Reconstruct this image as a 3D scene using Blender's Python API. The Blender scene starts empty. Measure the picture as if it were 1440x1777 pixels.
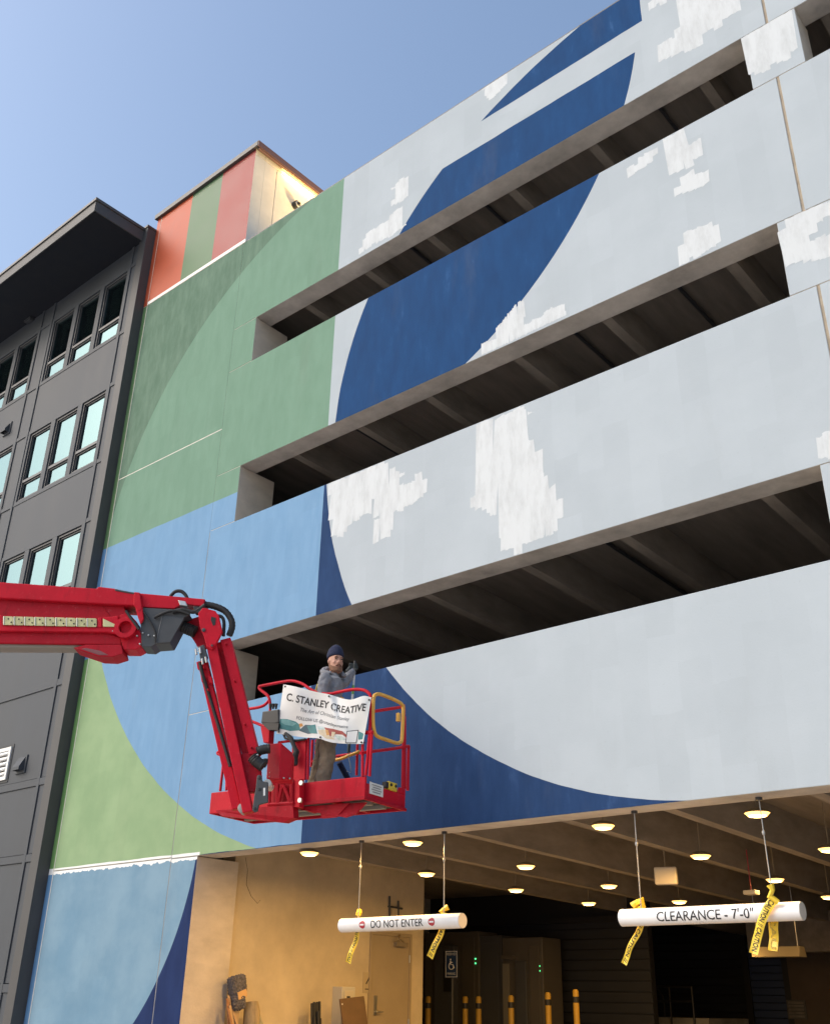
import bpy, bmesh, math, random
from mathutils import Vector, Matrix
random.seed(7)
S = bpy.context.scene
COL = S.collection

# ------------------------------------------------------------------ camera
HC = 1.6
ROT = ((0.76021497, -0.27128910, -0.59031807),
       (0.64940278, 0.34345538, 0.67846476),
       (0.01868782, -0.89913326, 0.43727581))
FPX, CX, CY = 1754.923, 720.0, 888.5
cd = bpy.data.cameras.new('camera'); cam = bpy.data.objects.new('camera', cd); COL.objects.link(cam)
cd.sensor_fit = 'VERTICAL'; cd.sensor_height = 24.0; cd.lens = 24.0 * FPX / 1777.0
cd.clip_start = 0.05; cd.clip_end = 2000
mw = Matrix(((ROT[0][0], -ROT[0][1], -ROT[0][2], 0), (ROT[1][0], -ROT[1][1], -ROT[1][2], 0),
             (ROT[2][0], -ROT[2][1], -ROT[2][2], HC), (0, 0, 0, 1)))
cam.matrix_world = mw
S.camera = cam
S.render.resolution_x = 829; S.render.resolution_y = 1024

# ------------------------------------------------------------------ sky, sun, exposure
SUN_EL, SUN_AZ = math.radians(37), math.radians(217)     # azimuth clockwise from +Y : behind the camera
w = bpy.data.worlds.new('World'); S.world = w; w.use_nodes = True
nt = w.node_tree; bg = nt.nodes['Background']
sky = nt.nodes.new('ShaderNodeTexSky'); sky.sky_type = 'NISHITA'; sky.sun_disc = False
sky.sun_elevation = SUN_EL; sky.sun_rotation = SUN_AZ
sky.air_density = 1.35; sky.dust_density = 4.2; sky.ozone_density = 2.3; sky.altitude = 0
nt.links.new(sky.outputs[0], bg.inputs[0]); bg.inputs[1].default_value = 0.15
sd = bpy.data.lights.new('sun', 'SUN'); sun = bpy.data.objects.new('sun', sd); COL.objects.link(sun)
sd.energy = 0.5; sd.angle = math.radians(36); sd.color = (1.0, 0.98, 0.96)
sdir = Vector((math.sin(SUN_AZ) * math.cos(SUN_EL), math.cos(SUN_AZ) * math.cos(SUN_EL), math.sin(SUN_EL)))
sun.rotation_euler = (-sdir).to_track_quat('-Z', 'Y').to_euler(); sun.location = (0, -20, 30)
vs = S.view_settings; vs.view_transform = 'Standard'; vs.look = 'None'; vs.exposure = 0.67; vs.gamma = 1.0
vs.use_curve_mapping = False

# ------------------------------------------------------------------ helpers
def V(*a): return Vector(a)
def ray(x, y):
    d = ((x - CX), (y - CY), FPX)
    return Vector([sum(ROT[i][k] * d[k] for k in range(3)) for i in range(3)]).normalized()
CAMP = Vector((0, 0, HC))
def pl(x, y, P0, n):
    r = ray(x, y); n = Vector(n); return CAMP + r * ((Vector(P0) - CAMP).dot(n) / r.dot(n))
def onY(x, y, Y): return pl(x, y, (0, Y, 0), (0, 1, 0))
def onX(x, y, X): return pl(x, y, (X, 0, 0), (1, 0, 0))
def onZ(x, y, Z): return pl(x, y, (0, 0, Z), (0, 0, 1))

class B:
    def __init__(s): s.v = []; s.f = []; s.m = []
    def add(s, vs, fs, m=0):
        o = len(s.v); s.v += [Vector(p) for p in vs]
        for q in fs: s.f.append(tuple(o + i for i in q)); s.m.append(m)
    def box(s, x0, x1, y0, y1, z0, z1, m=0, front=None):
        vs = [(x0, y0, z0), (x1, y0, z0), (x1, y1, z0), (x0, y1, z0), (x0, y0, z1), (x1, y0, z1), (x1, y1, z1), (x0, y1, z1)]
        fs = [(3, 2, 1, 0), (4, 5, 6, 7), (0, 1, 5, 4), (1, 2, 6, 5), (2, 3, 7, 6), (3, 0, 4, 7)]
        o = len(s.v); s.v += [Vector(p) for p in vs]
        for i, q in enumerate(fs):
            s.f.append(tuple(o + k for k in q)); s.m.append(front if (front is not None and i == 2) else m)
        return s
    def obox(s, c, ax, ay, az, hx, hy, hz, m=0):
        c = Vector(c); ax, ay, az = Vector(ax).normalized() * hx, Vector(ay).normalized() * hy, Vector(az).normalized() * hz
        vs = [c - ax - ay - az, c + ax - ay - az, c + ax + ay - az, c - ax + ay - az, c - ax - ay + az, c + ax - ay + az, c + ax + ay + az, c - ax + ay + az]
        s.add(vs, [(3, 2, 1, 0), (4, 5, 6, 7), (0, 1, 5, 4), (1, 2, 6, 5), (2, 3, 7, 6), (3, 0, 4, 7)], m); return s
    def prism(s, pts, vec, m=0):
        n = len(pts); pts = [Vector(p) for p in pts]; vec = Vector(vec)
        s.add(pts + [p + vec for p in pts], [tuple(range(n)), tuple(range(2 * n - 1, n - 1, -1))] +
              [(i, i + n, (i + 1) % n + n, (i + 1) % n) for i in range(n)], m); return s
    def tube(s, path, r, n=8, cap=True, m=0, closed=False, radii=None):
        P = [Vector(p) for p in path]; k = len(P); rings = []
        up = None
        for i in range(k):
            if closed: t = P[(i + 1) % k] - P[i - 1]
            else: t = P[min(i + 1, k - 1)] - P[max(i - 1, 0)]
            t.normalize()
            if up is None:
                up = Vector((0, 0, 1)) if abs(t.z) < .9 else Vector((1, 0, 0))
            a = t.cross(up)
            if a.length < 1e-4: a = t.cross(Vector((1, 0, 0)))
            a.normalize(); b = a.cross(t).normalized(); up = b
            rr = radii[i] if radii else r
            rings.append([P[i] + (a * math.cos(2 * math.pi * j / n) + b * math.sin(2 * math.pi * j / n)) * rr for j in range(n)])
        vs = [p for q in rings for p in q]; fs = []
        for i in range(k if closed else k - 1):
            i2 = (i + 1) % k
            for j in range(n): fs.append((i * n + j, i * n + (j + 1) % n, i2 * n + (j + 1) % n, i2 * n + j))
        if cap and not closed: fs += [tuple(range(n - 1, -1, -1)), tuple(range((k - 1) * n, k * n))]
        s.add(vs, fs, m); return s
    def cyl(s, a, b, r, n=16, m=0): return s.tube([a, b], r, n, True, m)
    def sphere(s, c, rx, ry=None, rz=None, nu=14, nv=9, m=0, mat=None):
        ry = ry or rx; rz = rz or rx; c = Vector(c); vs = []; fs = []
        for i in range(nv + 1):
            th = math.pi * i / nv
            for j in range(nu):
                ph = 2 * math.pi * j / nu
                p = Vector((rx * math.sin(th) * math.cos(ph), ry * math.sin(th) * math.sin(ph), rz * math.cos(th)))
                vs.append(c + (mat @ p if mat else p))
        for i in range(nv):
            for j in range(nu): fs.append((i * nu + j, (i + 1) * nu + j, (i + 1) * nu + (j + 1) % nu, i * nu + (j + 1) % nu))
        s.add(vs, fs, m); return s
    def build(s, name, mats, parent=None, smooth=False, bevel=0, kind=None):
        me = bpy.data.meshes.new(name); me.from_pydata([tuple(p) for p in s.v], [], s.f)
        if not isinstance(mats, (list, tuple)): mats = [mats]
        for mm in mats: me.materials.append(mm)
        me.polygons.foreach_set('material_index', s.m)
        bm = bmesh.new(); bm.from_mesh(me)
        bmesh.ops.remove_doubles(bm, verts=bm.verts, dist=1e-5)
        bmesh.ops.recalc_face_normals(bm, faces=bm.faces); bm.to_mesh(me); bm.free()
        if smooth: me.polygons.foreach_set('use_smooth', [True] * len(me.polygons))
        o = bpy.data.objects.new(name, me); COL.objects.link(o)
        if parent is not None: o.parent = parent; o.matrix_parent_inverse = PINV(parent)
        if bevel:
            b = o.modifiers.new('bevel', 'BEVEL'); b.width = bevel; b.segments = 2; b.limit_method = 'ANGLE'; b.angle_limit = math.radians(40)
            b.harden_normals = False
        if smooth and not bevel:
            try:
                me.set_sharp_from_angle(angle=math.radians(40))
            except Exception: pass
        if kind: o['kind'] = kind
        return o
def world_of(o):
    m = Matrix.Translation(o.location) @ o.rotation_euler.to_matrix().to_4x4()
    if o.parent is not None: m = world_of(o.parent) @ o.matrix_parent_inverse @ m
    return m
def PINV(parent): return world_of(parent).inverted()
def tag(o, label, cat, group=None, kind=None):
    o['label'] = label
    if cat: o['category'] = cat
    if group: o['group'] = group
    if kind: o['kind'] = kind
    return o
def thing(name, label, cat, loc=(0, 0, 0), group=None):
    o = bpy.data.objects.new(name, None); COL.objects.link(o); o.location = loc; o.empty_display_size = .2
    return tag(o, label, cat, group)

# ------------------------------------------------------------------ materials
def newmat(name):
    m = bpy.data.materials.new(name); m.use_nodes = True; return m, m.node_tree, m.node_tree.nodes['Principled BSDF']
def pbr(name, col, rough=.6, metal=0, noise=0, nscale=4, bump=0, bscale=60, spec=.5, streak=None, coat=0, col2=None):
    m, t, p = newmat(name); p.inputs['Roughness'].default_value = rough; p.inputs['Metallic'].default_value = metal
    p.inputs['Specular IOR Level'].default_value = spec; p.inputs['Coat Weight'].default_value = coat
    p.inputs['Base Color'].default_value = (*col, 1)
    tc = t.nodes.new('ShaderNodeTexCoord'); src = tc.outputs['Object']
    if streak:
        mp = t.nodes.new('ShaderNodeMapping'); mp.inputs['Scale'].default_value = streak; t.links.new(src, mp.inputs[0]); src2 = mp.outputs[0]
    else: src2 = src
    if noise:
        n = t.nodes.new('ShaderNodeTexNoise'); n.inputs['Scale'].default_value = nscale; n.inputs['Detail'].default_value = 8
        n.inputs['Roughness'].default_value = .65; t.links.new(src2, n.inputs['Vector'])
        r = t.nodes.new('ShaderNodeMapRange'); r.inputs['From Min'].default_value = .3; r.inputs['From Max'].default_value = .7; t.links.new(n.outputs[0], r.inputs[0])
        mx = t.nodes.new('ShaderNodeMix'); mx.data_type = 'RGBA'
        lo = col2 or [c * (1 - noise) for c in col]; hi = [min(1, c * (1 + noise * .6)) for c in col]
        mx.inputs['A'].default_value = (*lo, 1); mx.inputs['B'].default_value = (*hi, 1)
        t.links.new(r.outputs[0], mx.inputs['Factor']); t.links.new(mx.outputs['Result'], p.inputs['Base Color'])
        rr = t.nodes.new('ShaderNodeMapRange'); rr.inputs['To Min'].default_value = max(.03, rough - .12); rr.inputs['To Max'].default_value = min(1, rough + .12)
        t.links.new(n.outputs[0], rr.inputs[0]); t.links.new(rr.outputs[0], p.inputs['Roughness'])
    if bump:
        n2 = t.nodes.new('ShaderNodeTexNoise'); n2.inputs['Scale'].default_value = bscale; n2.inputs['Detail'].default_value = 5; t.links.new(src, n2.inputs['Vector'])
        b = t.nodes.new('ShaderNodeBump'); b.inputs['Strength'].default_value = bump; b.inputs['Distance'].default_value = .01
        t.links.new(n2.outputs[0], b.inputs['Height']); t.links.new(b.outputs[0], p.inputs['Normal'])
    return m
def emit(name, col, st):
    m, t, p = newmat(name); p.inputs['Base Color'].default_value = (*col, 1)
    p.inputs['Emission Color'].default_value = (*col, 1); p.inputs['Emission Strength'].default_value = st; return m

MT = {}
MT['pavement'] = pbr('bounce_pavement', (.45, .43, .40), .9, noise=.2, nscale=3, bump=.2)  # unseen ground, made pale so it bounces light up to the soffits
MT['concrete'] = pbr('concrete', (.36, .33, .29), .85, noise=.28, nscale=2.2, bump=.25, bscale=35)
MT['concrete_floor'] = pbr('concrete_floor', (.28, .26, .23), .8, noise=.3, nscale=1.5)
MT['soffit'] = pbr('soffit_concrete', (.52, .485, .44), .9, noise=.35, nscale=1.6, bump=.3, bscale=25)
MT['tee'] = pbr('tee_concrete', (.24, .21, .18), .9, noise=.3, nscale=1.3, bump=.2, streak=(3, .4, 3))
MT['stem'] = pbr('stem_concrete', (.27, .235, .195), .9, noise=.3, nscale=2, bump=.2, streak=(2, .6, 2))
MT['board_form'] = pbr('board_formed_concrete', (.62, .55, .46), .85, noise=.16, nscale=2.2, bump=.2, bscale=30, streak=(1, 1, 2))
MT['core_wall'] = pbr('core_wall', (.58, .49, .35), .85, noise=.22, nscale=1.1, bump=.25, bscale=20)
MT['sealant'] = pbr('sealant', (.62, .60, .55), .8, noise=.25, nscale=7)
MT['sealant_tan'] = pbr('sealant_tan', (.33, .28, .22), .85, noise=.3, nscale=5)
MT['dark_cladding'] = pbr('dark_cladding', (.062, .070, .083), .6, spec=.3, noise=.16, nscale=1.2, bump=.06, bscale=90, streak=(1.4, 1.4, .35))
MT['dark_trim'] = pbr('dark_trim', (.045, .048, .054), .55, spec=.3, noise=.12, nscale=2)
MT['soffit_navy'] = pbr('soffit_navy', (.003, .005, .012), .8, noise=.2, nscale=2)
MT['fascia'] = pbr('fascia', (.075, .075, .078), .55, spec=.3, noise=.1, nscale=2)
MT['frame_dark'] = pbr('window_frame', (.045, .048, .055), .4)
MT['room'] = pbr('room_wall', (.16, .17, .155), .9)
MT['blind'] = pbr('blind', (.5, .52, .47), .8)
MT['tower_side'] = pbr('tower_stucco', (.78, .73, .63), .85, noise=.1, nscale=2, bump=.15, bscale=80)
MT['coping'] = pbr('coping', (.07, .065, .062), .5)
MT['coping_red'] = pbr('coping_red', (.16, .085, .07), .5)
def worn_red(name, base, rough, k):
    m, t, p = newmat(name); N = t.nodes; L = t.links; tc = N.new('ShaderNodeTexCoord')
    def nz(scale, sc, det, lo, hi):
        mp = N.new('ShaderNodeMapping'); mp.inputs['Scale'].default_value = sc; L.new(tc.outputs['Object'], mp.inputs[0])
        n = N.new('ShaderNodeTexNoise'); n.inputs['Scale'].default_value = scale; n.inputs['Detail'].default_value = det; n.inputs['Roughness'].default_value = .7; L.new(mp.outputs[0], n.inputs['Vector'])
        r = N.new('ShaderNodeMapRange'); r.inputs[1].default_value = lo; r.inputs[2].default_value = hi; L.new(n.outputs[0], r.inputs[0]); return r.outputs[0]
    def mix(f, a, c, amt):
        mu = N.new('ShaderNodeMath'); mu.operation = 'MULTIPLY'; mu.inputs[1].default_value = amt; L.new(f, mu.inputs[0])
        n = N.new('ShaderNodeMix'); n.data_type = 'RGBA'; L.new(mu.outputs[0], n.inputs['Factor'])
        if isinstance(a, tuple): n.inputs['A'].default_value = (*a, 1)
        else: L.new(a, n.inputs['A'])
        n.inputs['B'].default_value = (*c, 1); return n.outputs['Result']
    c = mix(nz(2.5, (1, 1, 1), 6, .3, .7), base, tuple(q * .72 for q in base), .7)
    c = mix(nz(16, (1, 1, 1), 10, .58, .70), c, (base[0] * .95, base[1] + .07, base[2] + .07), .45 * k)
    c = mix(nz(4, (2, 2, .5), 9, .55, .75), c, (.09, .012, .014), .55 * k)
    c = mix(nz(55, (1, 1, 1), 4, .66, .72), c, (.06, .02, .02), .6 * k)
    L.new(c, p.inputs['Base Color']); p.inputs['Specular IOR Level'].default_value = .13
    r = nz(9, (1, 1, 1), 8, .2, .8); rr = N.new('ShaderNodeMapRange'); rr.inputs[3].default_value = rough - .1; rr.inputs[4].default_value = rough + .2; L.new(r, rr.inputs[0]); L.new(rr.outputs[0], p.inputs['Roughness'])
    return m
MT['red'] = worn_red('red_paint', (.58, .012, .030), .40, .8)
MT['red2'] = worn_red('red_paint_worn', (.46, .013, .028), .5, 1.2)
MT['dark_grey'] = pbr('dark_grey_steel', (.055, .058, .064), .5, noise=.15, nscale=5)
MT['rubber'] = pbr('black_rubber', (.012, .012, .013), .6, bump=.3, bscale=80)
MT['black'] = pbr('black_plastic', (.018, .018, .02), .5)
MT['brass'] = pbr('zinc_plate', (.55, .50, .26), .42, metal=.35, noise=.35, nscale=9)
MT['steel'] = pbr('steel', (.5, .5, .5), .35, metal=.9)
MT['yellow_rail'] = pbr('yellow_rail', (.74, .40, .06), .45, noise=.1, nscale=5)
MT['white_pvc'] = pbr('white_pvc', (.78, .79, .82), .35, noise=.04, nscale=3)
MT['pvc_end'] = pbr('pvc_end', (.72, .68, .6), .5)
MT['ink'] = pbr('ink', (.015, .016, .02), .6)
MT['sign_red'] = pbr('sign_red', (.42, .03, .05), .5)
MT['banner'] = pbr('banner_vinyl', (.70, .71, .70), .45, noise=.05, nscale=3)
MT['tape'] = pbr('caution_tape', (.85, .60, .05), .4, noise=.08, nscale=12)
MT['paint_white'] = pbr('plain_white', (.74, .74, .73), .6)
# ------------------------------------------------------------------ mural paint (flat print in wall coordinates)
def mural():
    m, t, p = newmat('mural_paint'); N = t.nodes; L = t.links
    tc = N.new('ShaderNodeTexCoord'); sx = N.new('ShaderNodeSeparateXYZ'); L.new(tc.outputs['Object'], sx.inputs[0])
    def mth(op, a, b=0.0, c=None):
        n = N.new('ShaderNodeMath'); n.operation = op
        for i, q in enumerate((a, b, c)):
            if q is None: continue
            if isinstance(q, (int, float)): n.inputs[i].default_value = q
            else: L.new(q, n.inputs[i])
        return n.outputs[0]
    def noise(scale, sc=(1, 1, 1), detail=6, rough=.6):
        mp = N.new('ShaderNodeMapping'); mp.inputs['Scale'].default_value = sc; L.new(tc.outputs['Object'], mp.inputs[0])
        n = N.new('ShaderNodeTexNoise'); n.inputs['Scale'].default_value = scale; n.inputs['Detail'].default_value = detail; n.inputs['Roughness'].default_value = rough
        L.new(mp.outputs[0], n.inputs['Vector']); return n.outputs[0]
    wob = noise(1.5, (1, 1, 1), 2)
    x0, z0 = sx.outputs[0], sx.outputs[2]
    x = mth('MULTIPLY_ADD', mth('SUBTRACT', wob, .5), .03, x0); z = mth('MULTIPLY_ADD', mth('SUBTRACT', wob, .5), .03, z0)
    def circ(cx, cz, r):
        dx = mth('SUBTRACT', x, cx); dz = mth('SUBTRACT', z, cz)
        return mth('LESS_THAN', mth('SQRT', mth('ADD', mth('MULTIPLY', dx, dx), mth('MULTIPLY', dz, dz))), r)
    lt = lambda a, b: mth('LESS_THAN', a, b)
    gt = lambda a, b: mth('GREATER_THAN', a, b)
    def AND(*q):
        r = q[0]
        for k in q[1:]: r = mth('MULTIPLY', r, k)
        return r
    NOT = lambda a: mth('SUBTRACT', 1.0, a)
    OR = lambda a, b: mth('MAXIMUM', a, b)
    cur = None
    def col(c):
        n = N.new('ShaderNodeRGB'); n.outputs[0].default_value = (*c, 1); return n.outputs[0]
    def mix(f, a, b):
        n = N.new('ShaderNodeMix'); n.data_type = 'RGBA'
        for k, q in (('Factor', f), ('A', a), ('B', b)):
            if isinstance(q, (int, float)): n.inputs[k].default_value = q
            else: L.new(q, n.inputs[k])
        return n.outputs['Result']
    streak = noise(1.6, (3.2, 3.2, 1.0), 8, .62); blot = noise(1.1, (1, 1, 1), 5); fine = noise(26, (1, 1, 1), 3)
    def ss(v, a, b):
        n = N.new('ShaderNodeMapRange'); n.interpolation_type = 'SMOOTHSTEP'; n.inputs[1].default_value = a; n.inputs[2].default_value = b; L.new(v, n.inputs[0]); return n.outputs[0]
    rag = noise(3.0, (1.6, 0, 0), 4)
    # white primer with faint patchy roller work
    c = mix(ss(blot, .35, .7), col((.378, .43, .478)), col((.402, .455, .505)))
    # navy shapes
    nav_d = mix(ss(streak, .12, .9), col((.010, .045, .135)), col((.017, .066, .185)))
    scuff = AND(ss(streak, .60, .74), ss(blot, .42, .6))
    nav_d = mix(mth('MULTIPLY', scuff, .22), nav_d, col((.09, .20, .42)))
    nav = OR(AND(circ(-4.79, 9.87, 5.71), circ(-10.4, 15.59, 5.97), lt(z, 14.42), gt(z, 9.6)),
             AND(circ(-3.67, 7.89, 8.0), gt(z, 14.96), lt(x, -4.385)))
    c = mix(nav, c, nav_d)
    low = mix(ss(streak, .12, .9), col((.014, .038, .105)), col((.026, .06, .155)))
    lown = mix(mth('MULTIPLY', AND(ss(streak, .55, .7), ss(blot, .45, .62)), .18), low, col((.10, .19, .40)))
    c = mix(AND(lt(z, 9.5), NOT(circ(-4.34, 9.83, 6.3)), lt(x, -4.3)), c, lown)
    # left field
    green = mix(ss(streak, .12, .9), col((.14, .25, .185)), col((.178, .295, .228)))
    olive = mix(ss(streak, .25, .78), col((.092, .162, .118)), col((.15, .232, .178)))
    g = mix(AND(NOT(circ(-9.93, 8.79, 7.08)), gt(z, 9.7)), green, olive)
    gl = mix(ss(blot, .3, .7), col((.225, .335, .19)), col((.275, .385, .225)))
    g = mix(AND(lt(z, 9.7)), g, gl)
    lb = mix(ss(streak, .12, .9), col((.145, .28, .455)), col((.19, .33, .51)))
    f = mix(AND(lt(z, 9.70), circ(-9.61, 11.12, 7.81)), g, lb)
    lb2 = mix(ss(blot, .3, .7), col((.14, .25, .355)), col((.20, .315, .415)))
    nv2 = mix(ss(streak, .12, .9), col((.014, .026, .085)), col((.022, .04, .12)))
    bot = mix(circ(-16.88, 4.0, 3.98), nv2, lb2)
    f = mix(lt(z, 3.56), f, bot)
    edge = mth('MULTIPLY_ADD', mth('SUBTRACT', rag, .5), .22, 3.5)
    f = mix(AND(lt(z, 3.60), gt(z, edge), lt(x, -12.85)), f, col((.74, .76, .76)))
    # edge strip by the neighbour, with stronger tones of its own
    f = mix(AND(lt(x0, -16.855), gt(z, 9.7)), f, mix(ss(streak, .12, .9), col((.10, .19, .09)), col((.15, .25, .12))))
    f = mix(AND(lt(x0, -16.855), lt(z, 9.7), gt(z, 3.6)), f, mix(gt(z, 7.4), mix(ss(streak, .12, .9), col((.12, .25, .09)), col((.17, .31, .12))), col((.13, .27, .48))))
    f = mix(AND(lt(x0, -16.855), lt(z, 3.5)), f, col((.12, .25, .44)))
    c = mix(lt(x0, -10.655), c, f)
    # roller passes: faint blocks, one tone each
    colx = mth('FLOOR', mth('MULTIPLY', mth('MULTIPLY_ADD', mth('SUBTRACT', blot, .5), .12, x0), 2.7))
    rowz = mth('FLOOR', mth('ADD', mth('MULTIPLY', mth('MULTIPLY_ADD', mth('SUBTRACT', blot, .5), .2, z0), 1.15), mth('MULTIPLY', colx, .37)))
    cx_ = N.new('ShaderNodeCombineXYZ'); L.new(colx, cx_.inputs[0]); L.new(rowz, cx_.inputs[1])
    wn = N.new('ShaderNodeTexWhiteNoise'); wn.noise_dimensions = '2D'; L.new(cx_.outputs[0], wn.inputs['Vector'])
    hs = N.new('ShaderNodeHueSaturation'); L.new(c, hs.inputs['Color'])
    vv = N.new('ShaderNodeMapRange'); vv.inputs[3].default_value = .975; vv.inputs[4].default_value = 1.022; L.new(wn.outputs['Value'], vv.inputs[0]); L.new(vv.outputs[0], hs.inputs['Value'])
    c = hs.outputs['Color']
    # grime / pores
    dirt = noise(.9, (1.0, 1.0, .22), 8, .7)
    k = mix(mth('MULTIPLY', ss(dirt, .54, .76), .2), c, mix(.7, c, col((.2, .19, .17))))
    k = mix(mth('MULTIPLY', ss(fine, .62, .75), .22), k, mix(.5, k, col((.1, .1, .1))))
    L.new(k, p.inputs['Base Color'])
    p.inputs['Specular IOR Level'].default_value = .05
    r = N.new('ShaderNodeMapRange'); r.inputs['To Min'].default_value = .6; r.inputs['To Max'].default_value = .8; L.new(streak, r.inputs[0]); L.new(r.outputs[0], p.inputs['Roughness'])
    bn = N.new('ShaderNodeBump'); bn.inputs['Strength'].default_value = .12; bn.inputs['Distance'].default_value = .01
    L.new(noise(45, (1, 1, 1), 4), bn.inputs['Height']); L.new(bn.outputs[0], p.inputs['Normal'])
    return m
MT['mural'] = mural()
def thin_paint():
    m = pbr('fresh_white_paint', (.535, .575, .61), .65, noise=.04, nscale=3.2, streak=(3, 3, 1.2), spec=.25)
    t = m.node_tree; p = t.nodes['Principled BSDF']; tc = t.nodes.new('ShaderNodeTexCoord')
    mp = t.nodes.new('ShaderNodeMapping'); mp.inputs['Scale'].default_value = (6, 6, 1.6); t.links.new(tc.outputs['Object'], mp.inputs[0])
    n = t.nodes.new('ShaderNodeTexNoise'); n.inputs['Scale'].default_value = 1.0; n.inputs['Detail'].default_value = 7; n.inputs['Roughness'].default_value = .7; t.links.new(mp.outputs[0], n.inputs['Vector'])
    r = t.nodes.new('ShaderNodeMapRange'); r.inputs[1].default_value = .32; r.inputs[2].default_value = .55; r.inputs[3].default_value = .82; r.inputs[4].default_value = 1.0
    t.links.new(n.outputs[0], r.inputs[0]); t.links.new(r.outputs[0], p.inputs['Alpha']); return m
MT['patch'] = thin_paint()
MT['orange'] = pbr('orange_paint', (.45, .085, .036), .5, noise=.14, nscale=1.0, spec=.25)
MT['tgreen'] = pbr('tower_green_paint', (.085, .165, .085), .5, noise=.14, nscale=1.2, spec=.25)
MT['tred'] = pbr('tower_red_paint', (.30, .062, .055), .5, noise=.1, nscale=1.2, spec=.25)

# ------------------------------------------------------------------ ground
b = B(); b.add([(-400, -400, 0), (400, -400, 0), (400, 400, 0), (-400, 400, 0)], [(0, 1, 2, 3)])
tag(b.build('ground', MT['pavement']), 'unseen ground in front of the garage, made pale to bounce light up', None, kind='structure')
FL = .30
b = B(); b.prism([(-12.9, 8.2, .004), (-12.9, 10.0, FL), (-12.9, 10.0, .004)], (20.9, 0, 0))
tag(b.build('driveway_ramp', MT['concrete_floor']), 'concrete driveway ramp rising into the garage', None, kind='structure')
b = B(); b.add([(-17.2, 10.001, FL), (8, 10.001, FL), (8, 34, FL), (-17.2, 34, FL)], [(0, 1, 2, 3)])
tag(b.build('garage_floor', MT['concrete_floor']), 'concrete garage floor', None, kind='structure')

# ------------------------------------------------------------------ parking garage
G = thing('parking_garage', 'multi storey parking garage with a painted mural and long dark openings', 'building', (-5, 10, 0))
PAINT = [MT['board_form'], MT['mural']]
YF = 10.0
OPN = [(12.49, 13.50), (9.12, 10.23), (5.79, 6.88)]
def panel(name, x0, x1, z0, z1, depth=.38, y0=YF, mats=PAINT):
    return B().box(x0, x1, y0, y0 + depth, z0, z1, 0, 1).build(name, mats, G, bevel=.008)
SOF = [MT['soffit'], MT['mural']]
for z0, z1 in ((13.50, 15.70), (10.23, 12.49), (6.88, 9.12), (3.55, 5.79)):
    panel('spandrel_panel', -13.53, -2.657, z0, z1, mats=SOF)
    panel('spandrel_panel', -2.623, 8.0, z0, z1, mats=SOF)
for z0, z1 in OPN:
    panel('pier_panel', -13.53, -12.87, z0 + .006, z1 - .006, .82)
    panel('pier_panel', -2.97, -2.27, z0 + .006, z1 - .006, .45)
panel('column', -13.53, -12.9, 0, 3.54, .82)
panel('wall_panel', -16.998, -16.862, 0, 15.70)
for z0, z1 in ((0, 3.552), (3.562, 11.233), (11.249, 15.70)):
    panel('wall_panel', -16.845, -13.541, z0, z1)
for x, w_, m_, y_ in ((-16.853, .014, 'sealant', 10.004), (-2.64, .022, 'sealant_tan', 10.012)):
    B().box(x - w_, x + w_, y_, 10.1, 0 if x < -5 else 3.6, 15.69).build('joint_seal', MT[m_], G)
B().box(-13.549, -13.522, 10.006, 10.1, 0, 9.1).build('joint_seal', pbr('sealant_grey', (.27, .29, .31), .8, noise=.4, nscale=6), G)
B().box(-13.549, -13.522, 10.004, 10.1, 9.1, 15.69).build('joint_seal', PAINT[1], G)
B().box(-16.84, -13.55, 10.003, 10.09, 11.228, 11.254).build('joint_seal', MT['sealant'], G)
for z0, z1 in OPN:
    for zz in (z0, z1): B().box(-13.52, -12.875, 10.006, 10.09, zz - .012, zz + .012).build('joint_seal', MT['sealant'], G)
# roof edge, interior decks
B().box(-13.5, 8, 10.02, 10.36, 15.705, 15.745).build('parapet_cap', MT['coping'], G)
SL = .02
def shear(o):
    for v in o.data.vertices:
        if v.co.y > 10.3: v.co.z -= SL * (v.co.y - 10.38)
    return o
for zs in (3.55, 6.88, 10.23, 13.50):
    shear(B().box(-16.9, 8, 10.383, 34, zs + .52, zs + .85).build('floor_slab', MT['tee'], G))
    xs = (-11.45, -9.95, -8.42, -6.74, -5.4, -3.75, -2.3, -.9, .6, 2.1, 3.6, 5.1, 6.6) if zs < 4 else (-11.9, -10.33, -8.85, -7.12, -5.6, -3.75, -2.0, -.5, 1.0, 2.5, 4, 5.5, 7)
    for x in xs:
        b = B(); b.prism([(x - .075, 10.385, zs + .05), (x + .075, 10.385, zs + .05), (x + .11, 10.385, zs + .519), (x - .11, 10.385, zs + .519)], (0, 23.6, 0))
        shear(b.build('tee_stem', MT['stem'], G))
for zs, xx in ((6.88, (-9.5, -6.3, -2.9)), (10.23, (-10.9, -6.4, -4.7)), (13.50, (-9.6, -7.9, -4.6))):
    for x in xx:
        o = B().tube([(x, 10.42, zs + .47), (x, 25.9, zs + .47)], .03, 8).build('conduit', MT['frame_dark'], G); shear(o)
for zf, zt in ((.3, 3.7), (4.4, 7.1), (7.7, 10.5), (11.0, 13.8)):
    if zf > 1:
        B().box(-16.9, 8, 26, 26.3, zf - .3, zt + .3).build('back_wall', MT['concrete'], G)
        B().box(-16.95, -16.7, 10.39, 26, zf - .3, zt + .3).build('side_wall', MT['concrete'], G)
B().box(7.7, 7.95, 10.39, 34, .3, 14.0).build('side_wall', MT['concrete'], G)

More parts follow.
